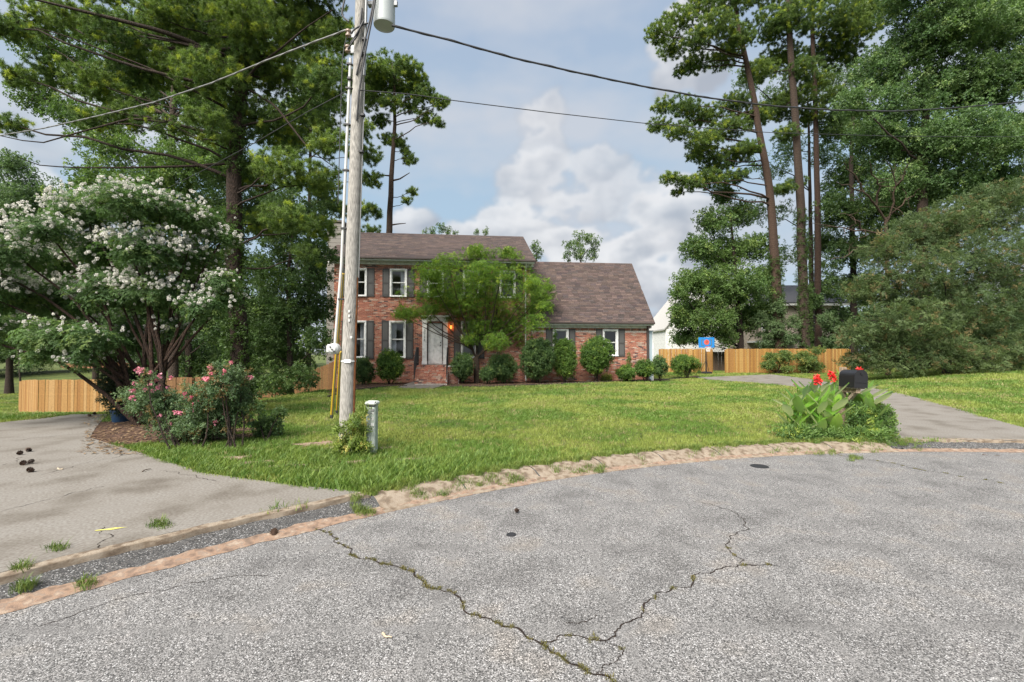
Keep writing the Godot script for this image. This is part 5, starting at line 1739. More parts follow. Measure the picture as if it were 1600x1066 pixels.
func build_far_things() -> void:
	var gold := [Color(0.40, 0.205, 0.045), Color(0.46, 0.245, 0.055), Color(0.33, 0.155, 0.036), Color(0.48, 0.285, 0.085), Color(0.38, 0.19, 0.05)]
	var pale := [Color(0.48, 0.265, 0.085), Color(0.42, 0.215, 0.06), Color(0.52, 0.31, 0.12), Color(0.36, 0.17, 0.045)]
	var old := [Color(0.15, 0.105, 0.07), Color(0.18, 0.125, 0.08), Color(0.12, 0.085, 0.06)]
	fence([at(1030, 583, 36.5), at(1084, 583, 35.0), at(1113, 583, 34.6)], 1.83, gold, "new golden timber fence between the house wing and the basketball hoop")
	fence([at(1135, 583, 34.6), at(1330, 583, 34.6)], 1.83, gold, "new golden timber fence behind the loose bushes and pine trunks")
	fence([at(1104, 583, 39.0), at(1142, 583, 39.0)], 1.6, old, "old weathered brown fence seen through the gap in the golden fence")
	fence([at(522, 600, 25.2), at(430, 600, 24.2), at(300, 600, 23.2), at(150, 600, 22.4)], 1.83, [Color(0.30, 0.155, 0.06), Color(0.36, 0.19, 0.075), Color(0.26, 0.13, 0.05)], "reddish timber fence running from the house corner behind the dark evergreen")
	fence([at(186, 600, 21.6), at(60, 600, 21.4), at(34, 600, 24.5), at(30, 600, 30.0)], 1.83, pale, "pale new timber fence on the lower lawn below the flowering tree")
	# beige boarded house behind the right fence
	var d := 47.0
	var o := at(1255, 585, d)
	o.y = 0.0
	var h := thing("boarded_house", o, "beige boarded house half hidden behind the ivy covered pines", "house")
	var mb := MB.new()
	mb.box(Vector3(-1.2, 3.2, -4.1), Vector3(10.0, 7.0, 7.9))
	part("wall", mb, mat(srgb(0.40, 0.34, 0.27), 0.85), h)
	mb = MB.new()
	lap_wall(mb, -6.2, 3.8, 0.0, 6.5, -0.02)
	tag(part("boards", mb, mat(srgb(0.43, 0.37, 0.30), 0.8), h), "", "", "", "stuff")
	mb = MB.new()
	mb.slab(Vector3(-6.8, 6.45, 0.6), Vector3(11.2, 0, 0), Vector3(0, 2.4, -4.6), Vector3(0, 0.14, 0.07))
	mb.slab(Vector3(-6.8, 6.45, -8.6), Vector3(11.2, 0, 0), Vector3(0, 2.4, 4.6), Vector3(0, 0.14, -0.07))
	var rf := part("roof", mb, mat(srgb(0.11, 0.11, 0.12), 0.9), h)
	mb = MB.new()
	mb.box(Vector3(-1.2, 6.38, 0.62), Vector3(11.2, 0.2, 0.06))
	part("fascia", mb, M.white, rf)
	for wx in [-3.6, 1.2]:
		var wn := Node3D.new()
		wn.name = "window"
		h.add_child(wn, true)
		var fm := MB.new()
		for e in [[-0.55, 0, 0.1, 1.5], [0.55, 0, 0.1, 1.5], [0, 0.75, 1.2, 0.1], [0, -0.75, 1.2, 0.1], [0, 0, 1.0, 0.06]]:
			fm.box(Vector3(wx + e[0], 4.6 + e[1], 0.05), Vector3(e[2], e[3], 0.08))
		part("frame", fm, M.white, wn)
		var gm := MB.new()
		gm.box(Vector3(wx, 4.6, 0.02), Vector3(1.05, 1.45, 0.03))
		part("pane", gm, M.black, wn)
	mb = MB.new()
	mb.box(Vector3(-3.4, 2.6, 1.2), Vector3(4.6, 0.16, 2.4))
	part("deck", mb, M.white, h)
	for px in [-5.5, -3.4, -1.3]:
		mb = MB.new()
		mb.box(Vector3(px, 1.26, 2.2), Vector3(0.14, 2.5, 0.14))
		part("deck_post", mb, M.white, h)
	# white gabled house
	d = 50.0
	o = at(1041, 585, d)
	o.y = 0.0
	h = thing("white_house", o, "white gabled house showing between the brick wing and the dense tree", "house")
	mb = MB.new()
	mb.box(Vector3(3.6, 2.0, -4.1), Vector3(7.2, 4.4, 7.9))
	mb.tri(Vector3(0, 4.2, -0.04), Vector3(3.6, 8.6, -0.04), Vector3(7.2, 4.2, -0.04))
	part("wall", mb, M.white, h)
	mb = MB.new()
	lap_wall(mb, 0.0, 7.2, 0.0, 4.1, -0.02)
	tag(part("boards", mb, M.white, h), "", "", "", "stuff")
	mb = MB.new()
	for s in [-1.0, 1.0]:
		mb.slab(Vector3(3.6 + s * 3.8, 3.95, 0.12), Vector3(-s * 3.8, 4.65, 0), Vector3(0, 0, -8.6), Vector3(0, 0.16, 0))
	part("roof", mb, mat(srgb(0.40, 0.39, 0.37), 0.9), h)
	# low house across the lower lawn
	d = 72.0
	o = at(155, 572, d)
	o.y = hgt(o.x, o.z)
	h = thing("low_house", o, "low pale house with a brick base across the lower lawn", "house")
	mb = MB.new()
	mb.box(Vector3(0, 1.9, -4.0), Vector3(12.0, 2.2, 7.8))
	part("wall", mb, M.white, h)
	mb = MB.new()
	mb.box(Vector3(0, 0.4, -4.0), Vector3(12.1, 0.9, 8.0))
	part("brick_base", mb, mat(srgb(0.38, 0.17, 0.10), 0.9), h)
	mb = MB.new()
	mb.slab(Vector3(-6.5, 3.0, 0.5), Vector3(13, 0, 0), Vector3(0, 2.2, -4.5), Vector3(0, 0.15, 0.05))
	mb.slab(Vector3(-6.5, 3.0, -8.5), Vector3(13, 0, 0), Vector3(0, 2.2, 4.5), Vector3(0, 0.15, -0.05))
	part("roof", mb, mat(srgb(0.10, 0.09, 0.09), 0.9), h)
	for wx in [-3.5, 0.5, 3.6]:
		var wn := Node3D.new()
		wn.name = "window"
		h.add_child(wn, true)
		var fm := MB.new()
		for e in [[-0.6, 0, 0.1, 1.2], [0.6, 0, 0.1, 1.2], [0, 0.6, 1.3, 0.1], [0, -0.6, 1.3, 0.1]]:
			fm.box(Vector3(wx + e[0], 1.9 + e[1], -0.06), Vector3(e[2], e[3], 0.1))
		part("frame", fm, M.white, wn)
		var gm := MB.new()
		gm.box(Vector3(wx, 1.9, -0.09), Vector3(1.15, 1.15, 0.03))
		part("pane", gm, M.black, wn)
	# post on the lower lawn
	var b := gt(33, 641)
	var p := thing("lawn_post", b, "weathered greenish wooden post on the grass beside the pale fence", "post")
	mb = MB.new()
	mb.col = Color(0.34, 0.36, 0.26)
	mb.tube([Vector3(0, -0.2, 0), Vector3(-0.02, 0.8, 0), at(27, 520, -b.z) - b], [0.062, 0.055, 0.05], 10)
	part("shaft", mb, M.bark, p)
	mb = MB.new()
	mb.col = Color(0.3, 0.31, 0.24)
	mb.lathe(at(27, 520, -b.z) - b, [[0.06, -0.02], [0.065, 0.0], [0.05, 0.04], [0.0, 0.06]], 10)
	part("cap", mb, M.bark, p)
	# woods closing the view
	var wl := []
	var r2 := RandomNumberGenerator.new()
	r2.seed = 5
	for k in 150:
		var a := r2.randf_range(-1.45, 1.45)
		var rr := r2.randf_range(78.0, 105.0)
		var sz := r2.randf_range(3.0, 5.0)
		var mid := absf(a - 0.12) < 0.19
		var y := r2.randf_range(1.0, 3.0 if mid else 7.5)
		wl.append({"c": Vector3(sin(a) * rr, y, -cos(a) * rr), "r": Vector3(sz, sz * 0.9, sz)})
	var wd := Node3D.new()
	wd.name = "far_woods"
	add_child(wd)
	tag(wd, "far belt of green trees closing the view behind the houses", "woods", "", "stuff")
	foliage("foliage", wl, BROAD, 1.1, 2.2, [Color(0.05, 0.09, 0.04), Color(0.09, 0.14, 0.06)], wd, 0.0, 0.5)

# ---------------------------------------------------------------- basketball hoop
func build_hoop() -> void:
	var b := at(1103, 583, 33.3)
	b.y = hgt(b.x, b.z)
	var t := thing("basketball_hoop", b, "portable basketball hoop with a blue backboard standing before the golden fence", "basketball hoop")
	var mb := MB.new()
	mb.box(Vector3(0, 0.09, -0.25), Vector3(0.75, 0.16, 0.95), Basis.IDENTITY, 0.05)
	part("base", mb, M.black, t)
	mb = MB.new()
	mb.tube([Vector3(0, 0.1, 0.05), Vector3(0, 2.2, 0.05)], [0.05, 0.045], 10)
	part("pole", mb, M.black, t)
	for s in [-1.0, 1.0]:
		mb = MB.new()
		mb.tube([Vector3(0.32 * s, 0.15, -0.2), Vector3(0.02 * s, 0.95, 0.05)], [0.018, 0.018], 6)
		part("brace", mb, M.black, t)
		mb = MB.new()
		mb.lathe(Vector3(0.36 * s, 0.06, 0.15), [[0.0, -0.03], [0.06, -0.03], [0.06, 0.03], [0.0, 0.03]], 12, Basis(Vector3.FORWARD, PI / 2))
		part("wheel", mb, M.black, t)
	var by := 2.27
	mb = MB.new()
	mb.box(Vector3(0, by, 0.16), Vector3(1.14, 0.74, 0.04), Basis.IDENTITY, 0.012)
	var bd := part("backboard", mb, mat(srgb(0.02, 0.19, 0.50), 0.4), t)
	mb = MB.new()
	for e in [[-0.36, 0, 0.04, 0.42], [0.36, 0, 0.04, 0.42]]: mb.box(Vector3(e[0], by, 0.186), Vector3(e[2], e[3], 0.008))
	for e in [[-0.28, 0.2, 0.2, 0.03], [0.28, 0.2, 0.2, 0.03], [-0.28, -0.2, 0.2, 0.03], [0.28, -0.2, 0.2, 0.03]]: mb.box(Vector3(e[0], by + e[1], 0.1865), Vector3(e[2], e[3], 0.008))
	part("marking", mb, mat(srgb(0.12, 0.12, 0.06), 0.5), bd)
	mb = MB.new()
	mb.lathe(Vector3(0, by + 0.03, 0.186), [[0.0, 0.006], [0.19, 0.006], [0.19, -0.006]], 24, Basis(Vector3.RIGHT, PI / 2))
	part("emblem", mb, mat(srgb(0.55, 0.10, 0.07), 0.5), bd)
	mb = MB.new()
	for k in 3:
		var pp := []
		for j in 9:
			var a := -0.9 + j * 0.22
			pp.append(Vector3(-0.02 + cos(a) * (0.08 + k * 0.045) - 0.07, by + 0.03 + sin(a + 0.4) * 0.12, 0.196))
		mb.tube(pp, taper(0.008, 0.004, 9), 4)
	part("emblem_line", mb, M.black, bd)
	mb = MB.new()
	var ring := []
	for k in 25: ring.append(Vector3(cos(TAU * k / 24.0) * 0.2, by - 0.3, 0.42 + sin(TAU * k / 24.0) * 0.2))
	mb.tube(ring, taper(0.014, 0.014, 25), 6, false)
	mb.box(Vector3(0, by - 0.3, 0.2), Vector3(0.12, 0.06, 0.08))
	part("rim", mb, mat(srgb(0.5, 0.09, 0.05), 0.5), t)
	mb = MB.new()
	for k in 12:
		for s in [-1.0, 1.0]:
			var pp := []
			for j in 5:
				var a: float = TAU * k / 12.0 + s * j * 0.13
				var r := 0.19 - 0.018 * j
				pp.append(Vector3(cos(a) * r, by - 0.31 - j * 0.085, 0.42 + sin(a) * r))
			mb.tube(pp, taper(0.007, 0.007, 5), 4, false)
	tag(part("net", mb, M.white, t), "", "", "", "stuff")

# ---------------------------------------------------------------- utility pole and wires
var pole_b: Vector3
func build_pole() -> void:
	var d := 7.43
	pole_b = gp(540, 705)
	var b := pole_b
	var t := thing("utility_pole", b, "weathered wooden utility pole with a grey transformer at the lawn's edge", "utility pole")
	var path := []
	var rad := []
	for k in 15:
		var y := -0.3 + k * 0.72
		path.append(Vector3(y * 0.0262 + 0.004 * sin(k * 2.1), y, 0.003 * sin(k * 1.3)))
		rad.append(lerpf(0.118, 0.080, k / 14.0))
	var mb := MB.new()
	mb.col = Color(1, 1, 1)
	mb.tube(path, rad, 20)
	part("post", mb, M.pole_wood, t)
	var px := func(y: float) -> float: return y * 0.0262
	# conduit on the left with straps
	mb = MB.new()
	mb.tube([Vector3(-0.175, 1.7, 0.04), Vector3(px.call(3.0) - 0.155, 3.0, 0.05), Vector3(px.call(6.4) - 0.125, 6.4, 0.05)], [0.022, 0.022, 0.022], 10)
	part("conduit", mb, M.conduit, t)
	mb = MB.new()
	mb.tube([Vector3(px.call(6.1) + 0.115, 6.1, 0.07), Vector3(px.call(8.0) + 0.105, 8.0, 0.07)], [0.022, 0.022], 10)
	part("conduit", mb, M.steel, t)
	for y in [2.45, 3.6, 4.55, 5.3, 5.9, 6.3]:
		mb = MB.new()
		mb.box(Vector3(px.call(y) - 0.135, y, 0.055), Vector3(0.09, 0.025, 0.06))
		part("strap", mb, M.iron, t)
	# meter can and band
	mb = MB.new()
	mb.lathe(Vector3(-0.165, 1.65, 0.09), [[0.0, 0.09], [0.05, 0.085], [0.085, 0.05], [0.09, 0.0], [0.09, -0.05], [0.0, -0.05]], 18, Basis(Vector3.RIGHT, PI / 2))
	mb.box(Vector3(-0.235, 1.65, 0.07), Vector3(0.10, 0.14, 0.12), Basis.IDENTITY, 0.02)
	var can := part("meter_can", mb, mat(srgb(0.5, 0.51, 0.5), 0.5), t)
	for q in [[-0.03, 0.03], [0.03, -0.04], [0.0, -0.01]]:
		mb = MB.new()
		mb.lathe(Vector3(-0.165 + q[0], 1.65 + q[1], 0.185), [[0.0, 0.008], [0.012, 0.006], [0.012, -0.03]], 8, Basis(Vector3.RIGHT, PI / 2))
		part("bolt", mb, M.iron, can)
	mb = MB.new()
	mb.lathe(Vector3(px.call(1.45), 1.45, 0), [[0.108, -0.012], [0.120, -0.012], [0.120, 0.012], [0.108, 0.012]], 24)
	part("band", mb, M.white, t)
	mb = MB.new()
	mb.box(Vector3(px.call(1.45) + 0.02, 1.45, 0.12), Vector3(0.11, 0.055, 0.012), Basis.IDENTITY, 0.004)
	part("tag_plate", mb, M.white, t)
	for k in 3:
		mb = MB.new()
		mb.box(Vector3(px.call(2.2) + 0.02, 2.25 - k * 0.075, 0.114), Vector3(0.028, 0.04, 0.006), Basis.IDENTITY, 0.002)
		part("number_plate", mb, M.conduit, t)
	mb = MB.new()
	mb.lathe(Vector3(px.call(1.95) + 0.07, 1.83, 0.12), [[0.0, 0.03], [0.02, 0.026], [0.022, 0.0]], 10, Basis(Vector3.RIGHT, PI / 2))
	part("bolt", mb, M.conduit, t)
	# stained ground wire moulding on the right
	mb = MB.new()
	mb.col = Color(0.42, 0.15, 0.04)
	var gpth := []
	for k in 12: gpth.append(Vector3(px.call(0.3 + k * 0.22) + 0.117 - k * 0.0008, 0.0 + k * 0.255, 0.03 + 0.004 * sin(k * 1.7)))
	mb.tube(gpth, taper(0.021, 0.014, 12), 8)
	part("wire_moulding", mb, M.pole_wood, t)
	mb = MB.new()
	mb.tube([Vector3(px.call(3.0) + 0.128, 2.8, 0.05), Vector3(px.call(6.0) + 0.12, 6.0, 0.05)], [0.008, 0.008], 6)
	part("ground_wire", mb, M.cable, t)
	# transformer can
	var tx = px.call(7.2) + 0.36
	var tr := Node3D.new()
	tr.name = "transformer"
	t.add_child(tr)
	tr.position = Vector3(tx, 7.05, -0.1)
	tr.scale = Vector3(0.92, 1, 0.92)
	mb = MB.new()
	mb.lathe(Vector3.ZERO, [[0.0, 0.015], [0.165, 0.015], [0.185, -0.005], [0.19, 0.02], [0.19, 0.95], [0.2, 0.96], [0.2, 1.0], [0.12, 1.06], [0.0, 1.07]], 28)
	part("tank", mb, mat(srgb(0.40, 0.43, 0.43), 0.5), tr)
	for y in [0.35, 0.85]:
		mb = MB.new()
		mb.box(Vector3(-0.22, y, 0.02), Vector3(0.14, 0.07, 0.10), Basis.IDENTITY, 0.008)
		part("bracket", mb, M.steel, tr)
	mb = MB.new()
	mb.box(Vector3(0.21, 0.36, 0.02), Vector3(0.07, 0.09, 0.06), Basis.IDENTITY, 0.008)
	part("lug", mb, M.steel, tr)
	for k in 2:
		mb = MB.new()
		mb.lathe(Vector3(-0.06 + k * 0.12, 1.05, 0.0), [[0.03, 0.0], [0.05, 0.03], [0.03, 0.06], [0.05, 0.09], [0.03, 0.12], [0.045, 0.15], [0.0, 0.2]], 12)
		part("bushing", mb, mat(srgb(0.20, 0.11, 0.07), 0.3), tr)
	# spool insulators on the left
	for y in [6.55, 6.81]:
		mb = MB.new()
		mb.lathe(Vector3(px.call(y) - 0.17, y, 0.06), [[0.0, -0.05], [0.045, -0.05], [0.045, -0.025], [0.028, -0.012], [0.028, 0.012], [0.045, 0.025], [0.045, 0.05], [0.0, 0.05]], 14)
		part("insulator", mb, mat(srgb(0.30, 0.22, 0.17), 0.4), t)
		mb = MB.new()
		mb.box(Vector3(px.call(y) - 0.12, y, 0.05), Vector3(0.1, 0.13, 0.02))
		part("clevis", mb, M.steel, t)
	for q in [[6.05, -0.12], [5.45, 0.115], [4.85, 0.115], [6.7, 0.10], [6.45, 0.1]]:
		mb = MB.new()
		mb.box(Vector3(px.call(q[0]) + q[1], q[0], 0.07), Vector3(0.07, 0.05, 0.07), Basis.IDENTITY, 0.01)
		part("clamp", mb, M.iron, t)
	# looping leads around the pole head
	for q in [[[0.12, 6.1, 0.1], [0.2, 6.4, 0.12], [0.33, 7.0, 0.1], [0.42, 7.6, 0.05]], [[0.13, 5.35, 0.1], [0.17, 5.8, 0.12], [0.26, 6.4, 0.13], [0.37, 7.0, 0.12], [0.44, 7.5, 0.1]], [[0.04, 6.75, 0.13], [0.1, 6.8, 0.16], [0.2, 6.9, 0.12], [0.3, 6.95, 0.1]], [[0.03, 6.6, 0.13], [0.14, 6.75, 0.15], [0.24, 6.98, 0.12]], [[-0.02, 6.5, 0.12], [0.08, 6.62, 0.15], [0.16, 6.8, 0.12], [0.2, 7.2, 0.1]], [[0.0, 6.95, 0.13], [-0.12, 7.1, 0.1], [-0.08, 7.4, 0.08]]]:
		mb = MB.new()
		var pp := []
		for p in q: pp.append(Vector3(p[0] + 0.04, p[1], p[2]))
		mb.tube(resample(smooth(pp), 16), taper(0.014, 0.014, 16), 6)
		part("lead", mb, M.wire, t)
	# thin down lead with hooks on the left side
	mb = MB.new()
	mb.tube(resample(smooth([Vector3(px.call(6.8) - 0.2, 6.75, 0.06), Vector3(px.call(6.3) - 0.25, 6.35, 0.06), Vector3(px.call(5.6) - 0.26, 5.2, 0.06), Vector3(px.call(4.0) - 0.24, 4.0, 0.06)]), 16), taper(0.007, 0.007, 16), 5)
	part("lead", mb, M.wire, t)
	# guy wires with yellow guards
	var i := 0
	for q in [[517.5, 657, 524, 470, 545, 95], [526, 648, 531.5, 545, 549, 135]]:
		var a := gp(q[0], q[1], 0.0)
		var att := b + Vector3(px.call(5.9 - i * 0.4) - 0.05, 5.9 - i * 0.4, -0.09)
		var g := thing("guy_wire", a, "steel guy wire in a long yellow guard sleeve behind the utility pole" if i == 0 else "second guy wire in a shorter yellow sleeve close behind the utility pole", "guy wire", "guy wires of the utility pole")
		var rel := att - a
		mb = MB.new()
		mb.tube([Vector3(0, -0.2, 0), rel], [0.008, 0.008], 6)
		part("strand", mb, M.cable, g)
		var dirn := rel.normalized()
		var top := dirn * (3.7 if i == 0 else 2.1)
		mb = MB.new()
		mb.tube([dirn * 0.18, top], [0.032, 0.030], 12)
		part("guard_sleeve", mb, mat(srgb(0.62, 0.40, 0.03), 0.5), g)
		mb = MB.new()
		mb.lathe(dirn * 0.13, [[0.0, -0.06], [0.03, -0.05], [0.038, 0.0], [0.02, 0.06], [0.0, 0.06]], 10)
		part("clamp", mb, M.iron, g)
		i += 1
	# overhead wires: each hangs in the upright plane between its two ends
	var gw := "overhead wires from the utility pole"
	var far_r := at(1640, 158, 14.5)
	wire([[612, 40], [700, 62], [800, 90], [900, 113], [1000, 134], [1100, 152], [1200, 165], [1300, 172], [1400, 174], [1500, 168], [1640, 155]], at(612, 40, 7.4), far_r, 0.017, M.wire, "thick black overhead cable sagging from the transformer across the sky", gw)
	wire([[563, 141], [640, 147], [708, 157], [860, 176], [1010, 193], [1200, 207], [1400, 213], [1640, 214]], at(563, 141, 7.4), far_r, 0.008, M.wire, "thin overhead wire hanging below the thick black cable", gw)
	wire([[541, 47], [500, 62], [420, 93], [330, 130], [240, 160], [150, 182], [70, 200], [-60, 222]], at(541, 47, 7.4), at(-60, 222, 12.5), 0.013, M.cable_pale, "twisted pale overhead cable running from the pole towards the big pine", gw)
	wire([[551, 138], [480, 175], [400, 222], [320, 265], [240, 305], [150, 345], [60, 380]], at(551, 138, 7.4), at(60, 380, 26.0), 0.007, M.wire, "thin overhead wire dropping from the pole into the trees behind the flowering tree", gw)

func smooth(p: Array) -> Array:
	var c := Curve3D.new()
	for i in p.size():
		var t: Vector3 = (p[mini(i + 1, p.size() - 1)] - p[maxi(i - 1, 0)]) * 0.18
		c.add_point(p[i], -t, t)
	var o := []
	for v in c.tessellate(4, 3): o.append(v)
	return o

func wire(px: Array, a: Vector3, b: Vector3, r: float, m: Material, label: String, group: String) -> void:
	var pts := []
	for q in px: pts.append(on_plan(q[0], q[1], a, b) - a)
	var mb := MB.new()
	var pp := resample(smooth(pts), 90)
	mb.tube(pp, taper(r, r, 90), 6)
	if r > 0.012:                                              # twisted second strand
		var tw := []
		for k in 89:
			for j in 4:
				var f := k + j * 0.25
				var p: Vector3 = pp[k].lerp(pp[k + 1], j * 0.25)
				tw.append(p + Vector3(0, cos(f * 1.6), sin(f * 1.6)) * r * 0.8)
		mb.tube(tw, taper(r * 0.6, r * 0.6, tw.size()), 5)
	var o := part("overhead_wire", mb, m, self)
	o.position = a
	tag(o, label, "wire", group)

# ---------------------------------------------------------------- telephone pedestal
func build_pedestal() -> void:
	var b := gp(581, 709)
	var t := thing("cable_pedestal", b, "pale green cable pedestal with worn stickers beside the utility pole", "pedestal")
	t.rotation.y = -0.15
	var g := tri_mat(srgb(0.42, 0.47, 0.42), M.white.albedo_texture, 2.0, 0.6)
	var mb := MB.new()
	mb.box(Vector3(0, 0.36, 0), Vector3(0.15, 0.82, 0.13), Basis.IDENTITY, 0.018)
	part("body", mb, g, t)
	mb = MB.new()
	mb.box(Vector3(0.0, 0.33, 0.068), Vector3(0.016, 0.7, 0.012), Basis.IDENTITY, 0.003)
	part("seam", mb, g, t)
	mb = MB.new()
	mb.box(Vector3(0, 0.795, 0), Vector3(0.19, 0.065, 0.17), Basis.IDENTITY, 0.022)
	part("cap", mb, mat(srgb(0.52, 0.55, 0.50), 0.6), t)
	mb = MB.new()
	mb.box(Vector3(0.005, 0.752, 0.064), Vector3(0.125, 0.02, 0.01))
	part("slot", mb, M.black, t)
	for q in [[0.69, 0.055, 0.04, 0], [0.645, 0.05, 0.018, 1], [0.555, 0.04, 0.05, 1], [0.465, 0.055, 0.04, 2], [0.40, 0.055, 0.018, 1]]:
		mb = MB.new()
		mb.box(Vector3(0.035, q[0], 0.0668), Vector3(q[1], q[2], 0.003))
		var st := part("sticker", mb, [M.sticker_dark, mat(srgb(0.5, 0.5, 0.48), 0.6), M.white][q[3]], t)
		if q[3] == 0:
			for k in 2:
				mb = MB.new()
				mb.box(Vector3(0.035, q[0] - 0.008 + k * 0.016, 0.0692), Vector3(0.048, 0.004, 0.002))
				part("print_line", mb, M.white, st)
		elif q[3] == 1:
			mb = MB.new()
			mb.box(Vector3(0.02, q[0], 0.0692), Vector3(0.014, 0.014, 0.002))
			part("print_mark", mb, M.sticker_dark, st)
	# weeds and saplings round the pole foot
	var w := thing("pole_weeds", gp(556, 712), "clump of leafy weeds with yellowed tips round the foot of the utility pole", "plant")
	var wl := lobes([[540, 690, 13], [556, 690, 14], [566, 670, 11], [560, 655, 10], [548, 665, 12], [532, 672, 9], [568, 698, 11], [545, 704, 13], [528, 698, 8], [566, 640, 7]], 7.15, 0.9, 0.12)
	for l in wl:
		mb = MB.new()
		mb.col = Color(0.25, 0.2, 0.1)
		mb.tube(bend(Vector3(rng.randf_range(-0.12, 0.12), -0.02, 0), l.c - w.position, 5, 0.04), taper(0.008, 0.004, 5), 5)
		part("stem", mb, M.bark, w)
	foliage("foliage", wl, ["small", "lance"], 70.0, 0.42, [Color(0.08, 0.13, 0.03), Color(0.19, 0.25, 0.05), Color(0.40, 0.36, 0.10)], w, 0.1, 0.1)

# ---------------------------------------------------------------- mailbox and canna lilies
func build_mailbox() -> void:
	var b := gp(1318, 678)
	var t := thing("mailbox", b, "black arched mailbox on a leaning wooden post among the canna lilies", "mailbox")
	t.rotation = Vector3(0.0, 0.05, -0.05)
	var mb := MB.new()
	mb.col = Color(0.9, 0.72, 0.55)
	mb.box(Vector3(0, 0.6, -0.06), Vector3(0.095, 1.40, 0.095), Basis.IDENTITY, 0.006)
	part("post", mb, M.pole_wood, t)
	mb = MB.new()
	mb.col = Color(0.9, 0.72, 0.55)
	mb.box(Vector3(0, 0.86, 0.16), Vector3(0.085, 0.085, 0.36), Basis.IDENTITY, 0.006)
	part("arm", mb, M.pole_wood, t)
	mb = MB.new()
	mb.col = Color(0.9, 0.75, 0.6)
	mb.box(Vector3(0, 0.70, 0.14), Vector3(0.07, 0.36, 0.06), Basis(Vector3.RIGHT, 0.75), 0.005)
	part("brace", mb, M.pole_wood, t)
	mb = MB.new()
	mb.col = Color(1, 0.9, 0.8)
	mb.box(Vector3(0, 0.912, 0.18), Vector3(0.22, 0.02, 0.36), Basis.IDENTITY, 0.004)
	part("board", mb, M.pole_wood, t)
	# body: arched section
	var prof := []
	var w := 0.125
	var hs := 0.21
	prof.append(Vector2(-w, 0)); prof.append(Vector2(-w, hs))
	for k in range(1, 12): prof.append(Vector2(-cos(PI * k / 12.0) * w, hs + sin(PI * k / 12.0) * w))
	prof.append(Vector2(w, hs)); prof.append(Vector2(w, 0))
	var base := Vector3(0, 0.925, 0)
	var bm := MB.new()
	var pts := []
	for z in [0.0, 0.37]:
		for p in prof: pts.append(base + Vector3(p.x, p.y, z))
	bm.grid(pts, prof.size(), false)
	bm.quad(base + Vector3(-w, 0, 0), base + Vector3(w, 0, 0), base + Vector3(w, 0, 0.37), base + Vector3(-w, 0, 0.37))
	for k in range(1, prof.size() - 1): bm.tri(base + Vector3(prof[0].x, prof[0].y, 0.0), base + Vector3(prof[k].x, prof[k].y, 0.0), base + Vector3(prof[k + 1].x, prof[k + 1].y, 0.0))
	part("box", bm, M.mailbox, t)
	var dm := MB.new()
	pts = []
	for z in [0.365, 0.392]:
		for p in prof: pts.append(base + Vector3(p.x * 1.05, p.y * 1.03 - 0.003, z))
	dm.grid(pts, prof.size(), false)
	for k in range(1, prof.size() - 1): dm.tri(base + Vector3(prof[0].x * 1.05, prof[0].y, 0.392), base + Vector3(prof[k].x * 1.05, prof[k].y * 1.03, 0.392), base + Vector3(prof[k + 1].x * 1.05, prof[k + 1].y * 1.03, 0.392))
	dm.box(base + Vector3(0, 0.10, 0.396), Vector3(0.215, 0.012, 0.008), Basis.IDENTITY, 0.003)
	var door := part("door", dm, M.mailbox, t)
	mb = MB.new()
	mb.box(base + Vector3(0, 0.262, 0.402), Vector3(0.03, 0.035, 0.02), Basis.IDENTITY, 0.004)
	part("handle", mb, M.mailbox, door)
	mb = MB.new()
	mb.box(base + Vector3(0.134, 0.15, 0.2), Vector3(0.008, 0.035, 0.15), Basis.IDENTITY, 0.002)
	part("flag", mb, mat(srgb(0.35, 0.03, 0.03), 0.5), t)
	# cannas: paddle leaves, each a piece of its own
	var lv := []
	for v in 4:
		var lm := MB.new()
		var gpts := []
		var curl := rng.randf_range(0.25, 0.8)
		for j in 8:
			var s := j / 7.0
			var wd: float = 0.10 * pow(sin(PI * clampf(0.06 + s * 0.94, 0.0, 1.0)), 0.75)
			for i in 5:
				var u := (i - 2) / 2.0
				gpts.append(Vector3(u * wd, sin(s * curl * 1.4) / 1.4 * 0.5 * (1.0 if curl < 0.5 else 0.85) + s * 0.12 + absf(u) * 0.022, 0.5 * (s * (1.0 - 0.3 * curl * s))))
		lm.col = Color.WHITE
		lm.grid(gpts, 5)
		lv.append(lm.mesh())
	var mats := []
	for c in [Color(0.08, 0.20, 0.025), Color(0.12, 0.26, 0.03), Color(0.17, 0.32, 0.035), Color(0.06, 0.16, 0.035)]:
		var m := mat(srgb(c.r, c.g, c.b), 0.6)
		m.metallic_specular = 0.3
		m.backlight_enabled = true
		m.backlight = srgb(0.55, 0.6, 0.3)
		mats.append(m)
	var red := flower_mesh(16, 0.03, 0.075, 0.045)
	var spots := [[1236, 682, 0.75, 0], [1252, 684, 0.85, 0], [1266, 680, 0.95, 0], [1280, 685, 0.9, 1], [1292, 680, 1.0, 0], [1303, 684, 0.95, 1], [1312, 676, 1.05, 0], [1330, 676, 1.15, 0], [1344, 678, 1.0, 1], [1356, 680, 0.85, 0], [1366, 682, 0.75, 0], [1244, 676, 0.8, 2], [1274, 676, 0.95, 2]]
	for q in spots:
		var c := gt(q[0], q[1])
		var hh: float = q[2]
		var label: String = ["leafy green canna lily without a flower beside the mailbox post", "tall canna lily bearing a red flower spike beside the mailbox", "canna lily with a withered reddish flower stalk near the mailbox"][q[3]]
		var t2 := thing("canna_lily", c, label, "plant", "canna lilies round the mailbox")
		var sm := MB.new()
		var sh := hh * (0.9 if q[3] == 0 else 1.18)
		sm.tube(bend(Vector3(0, -0.02, 0), Vector3(rng.randf_range(-0.06, 0.06), sh, rng.randf_range(-0.05, 0.05)), 5, 0.02), taper(0.014, 0.007, 5), 6)
		part("stem", sm, mats[1], t2)
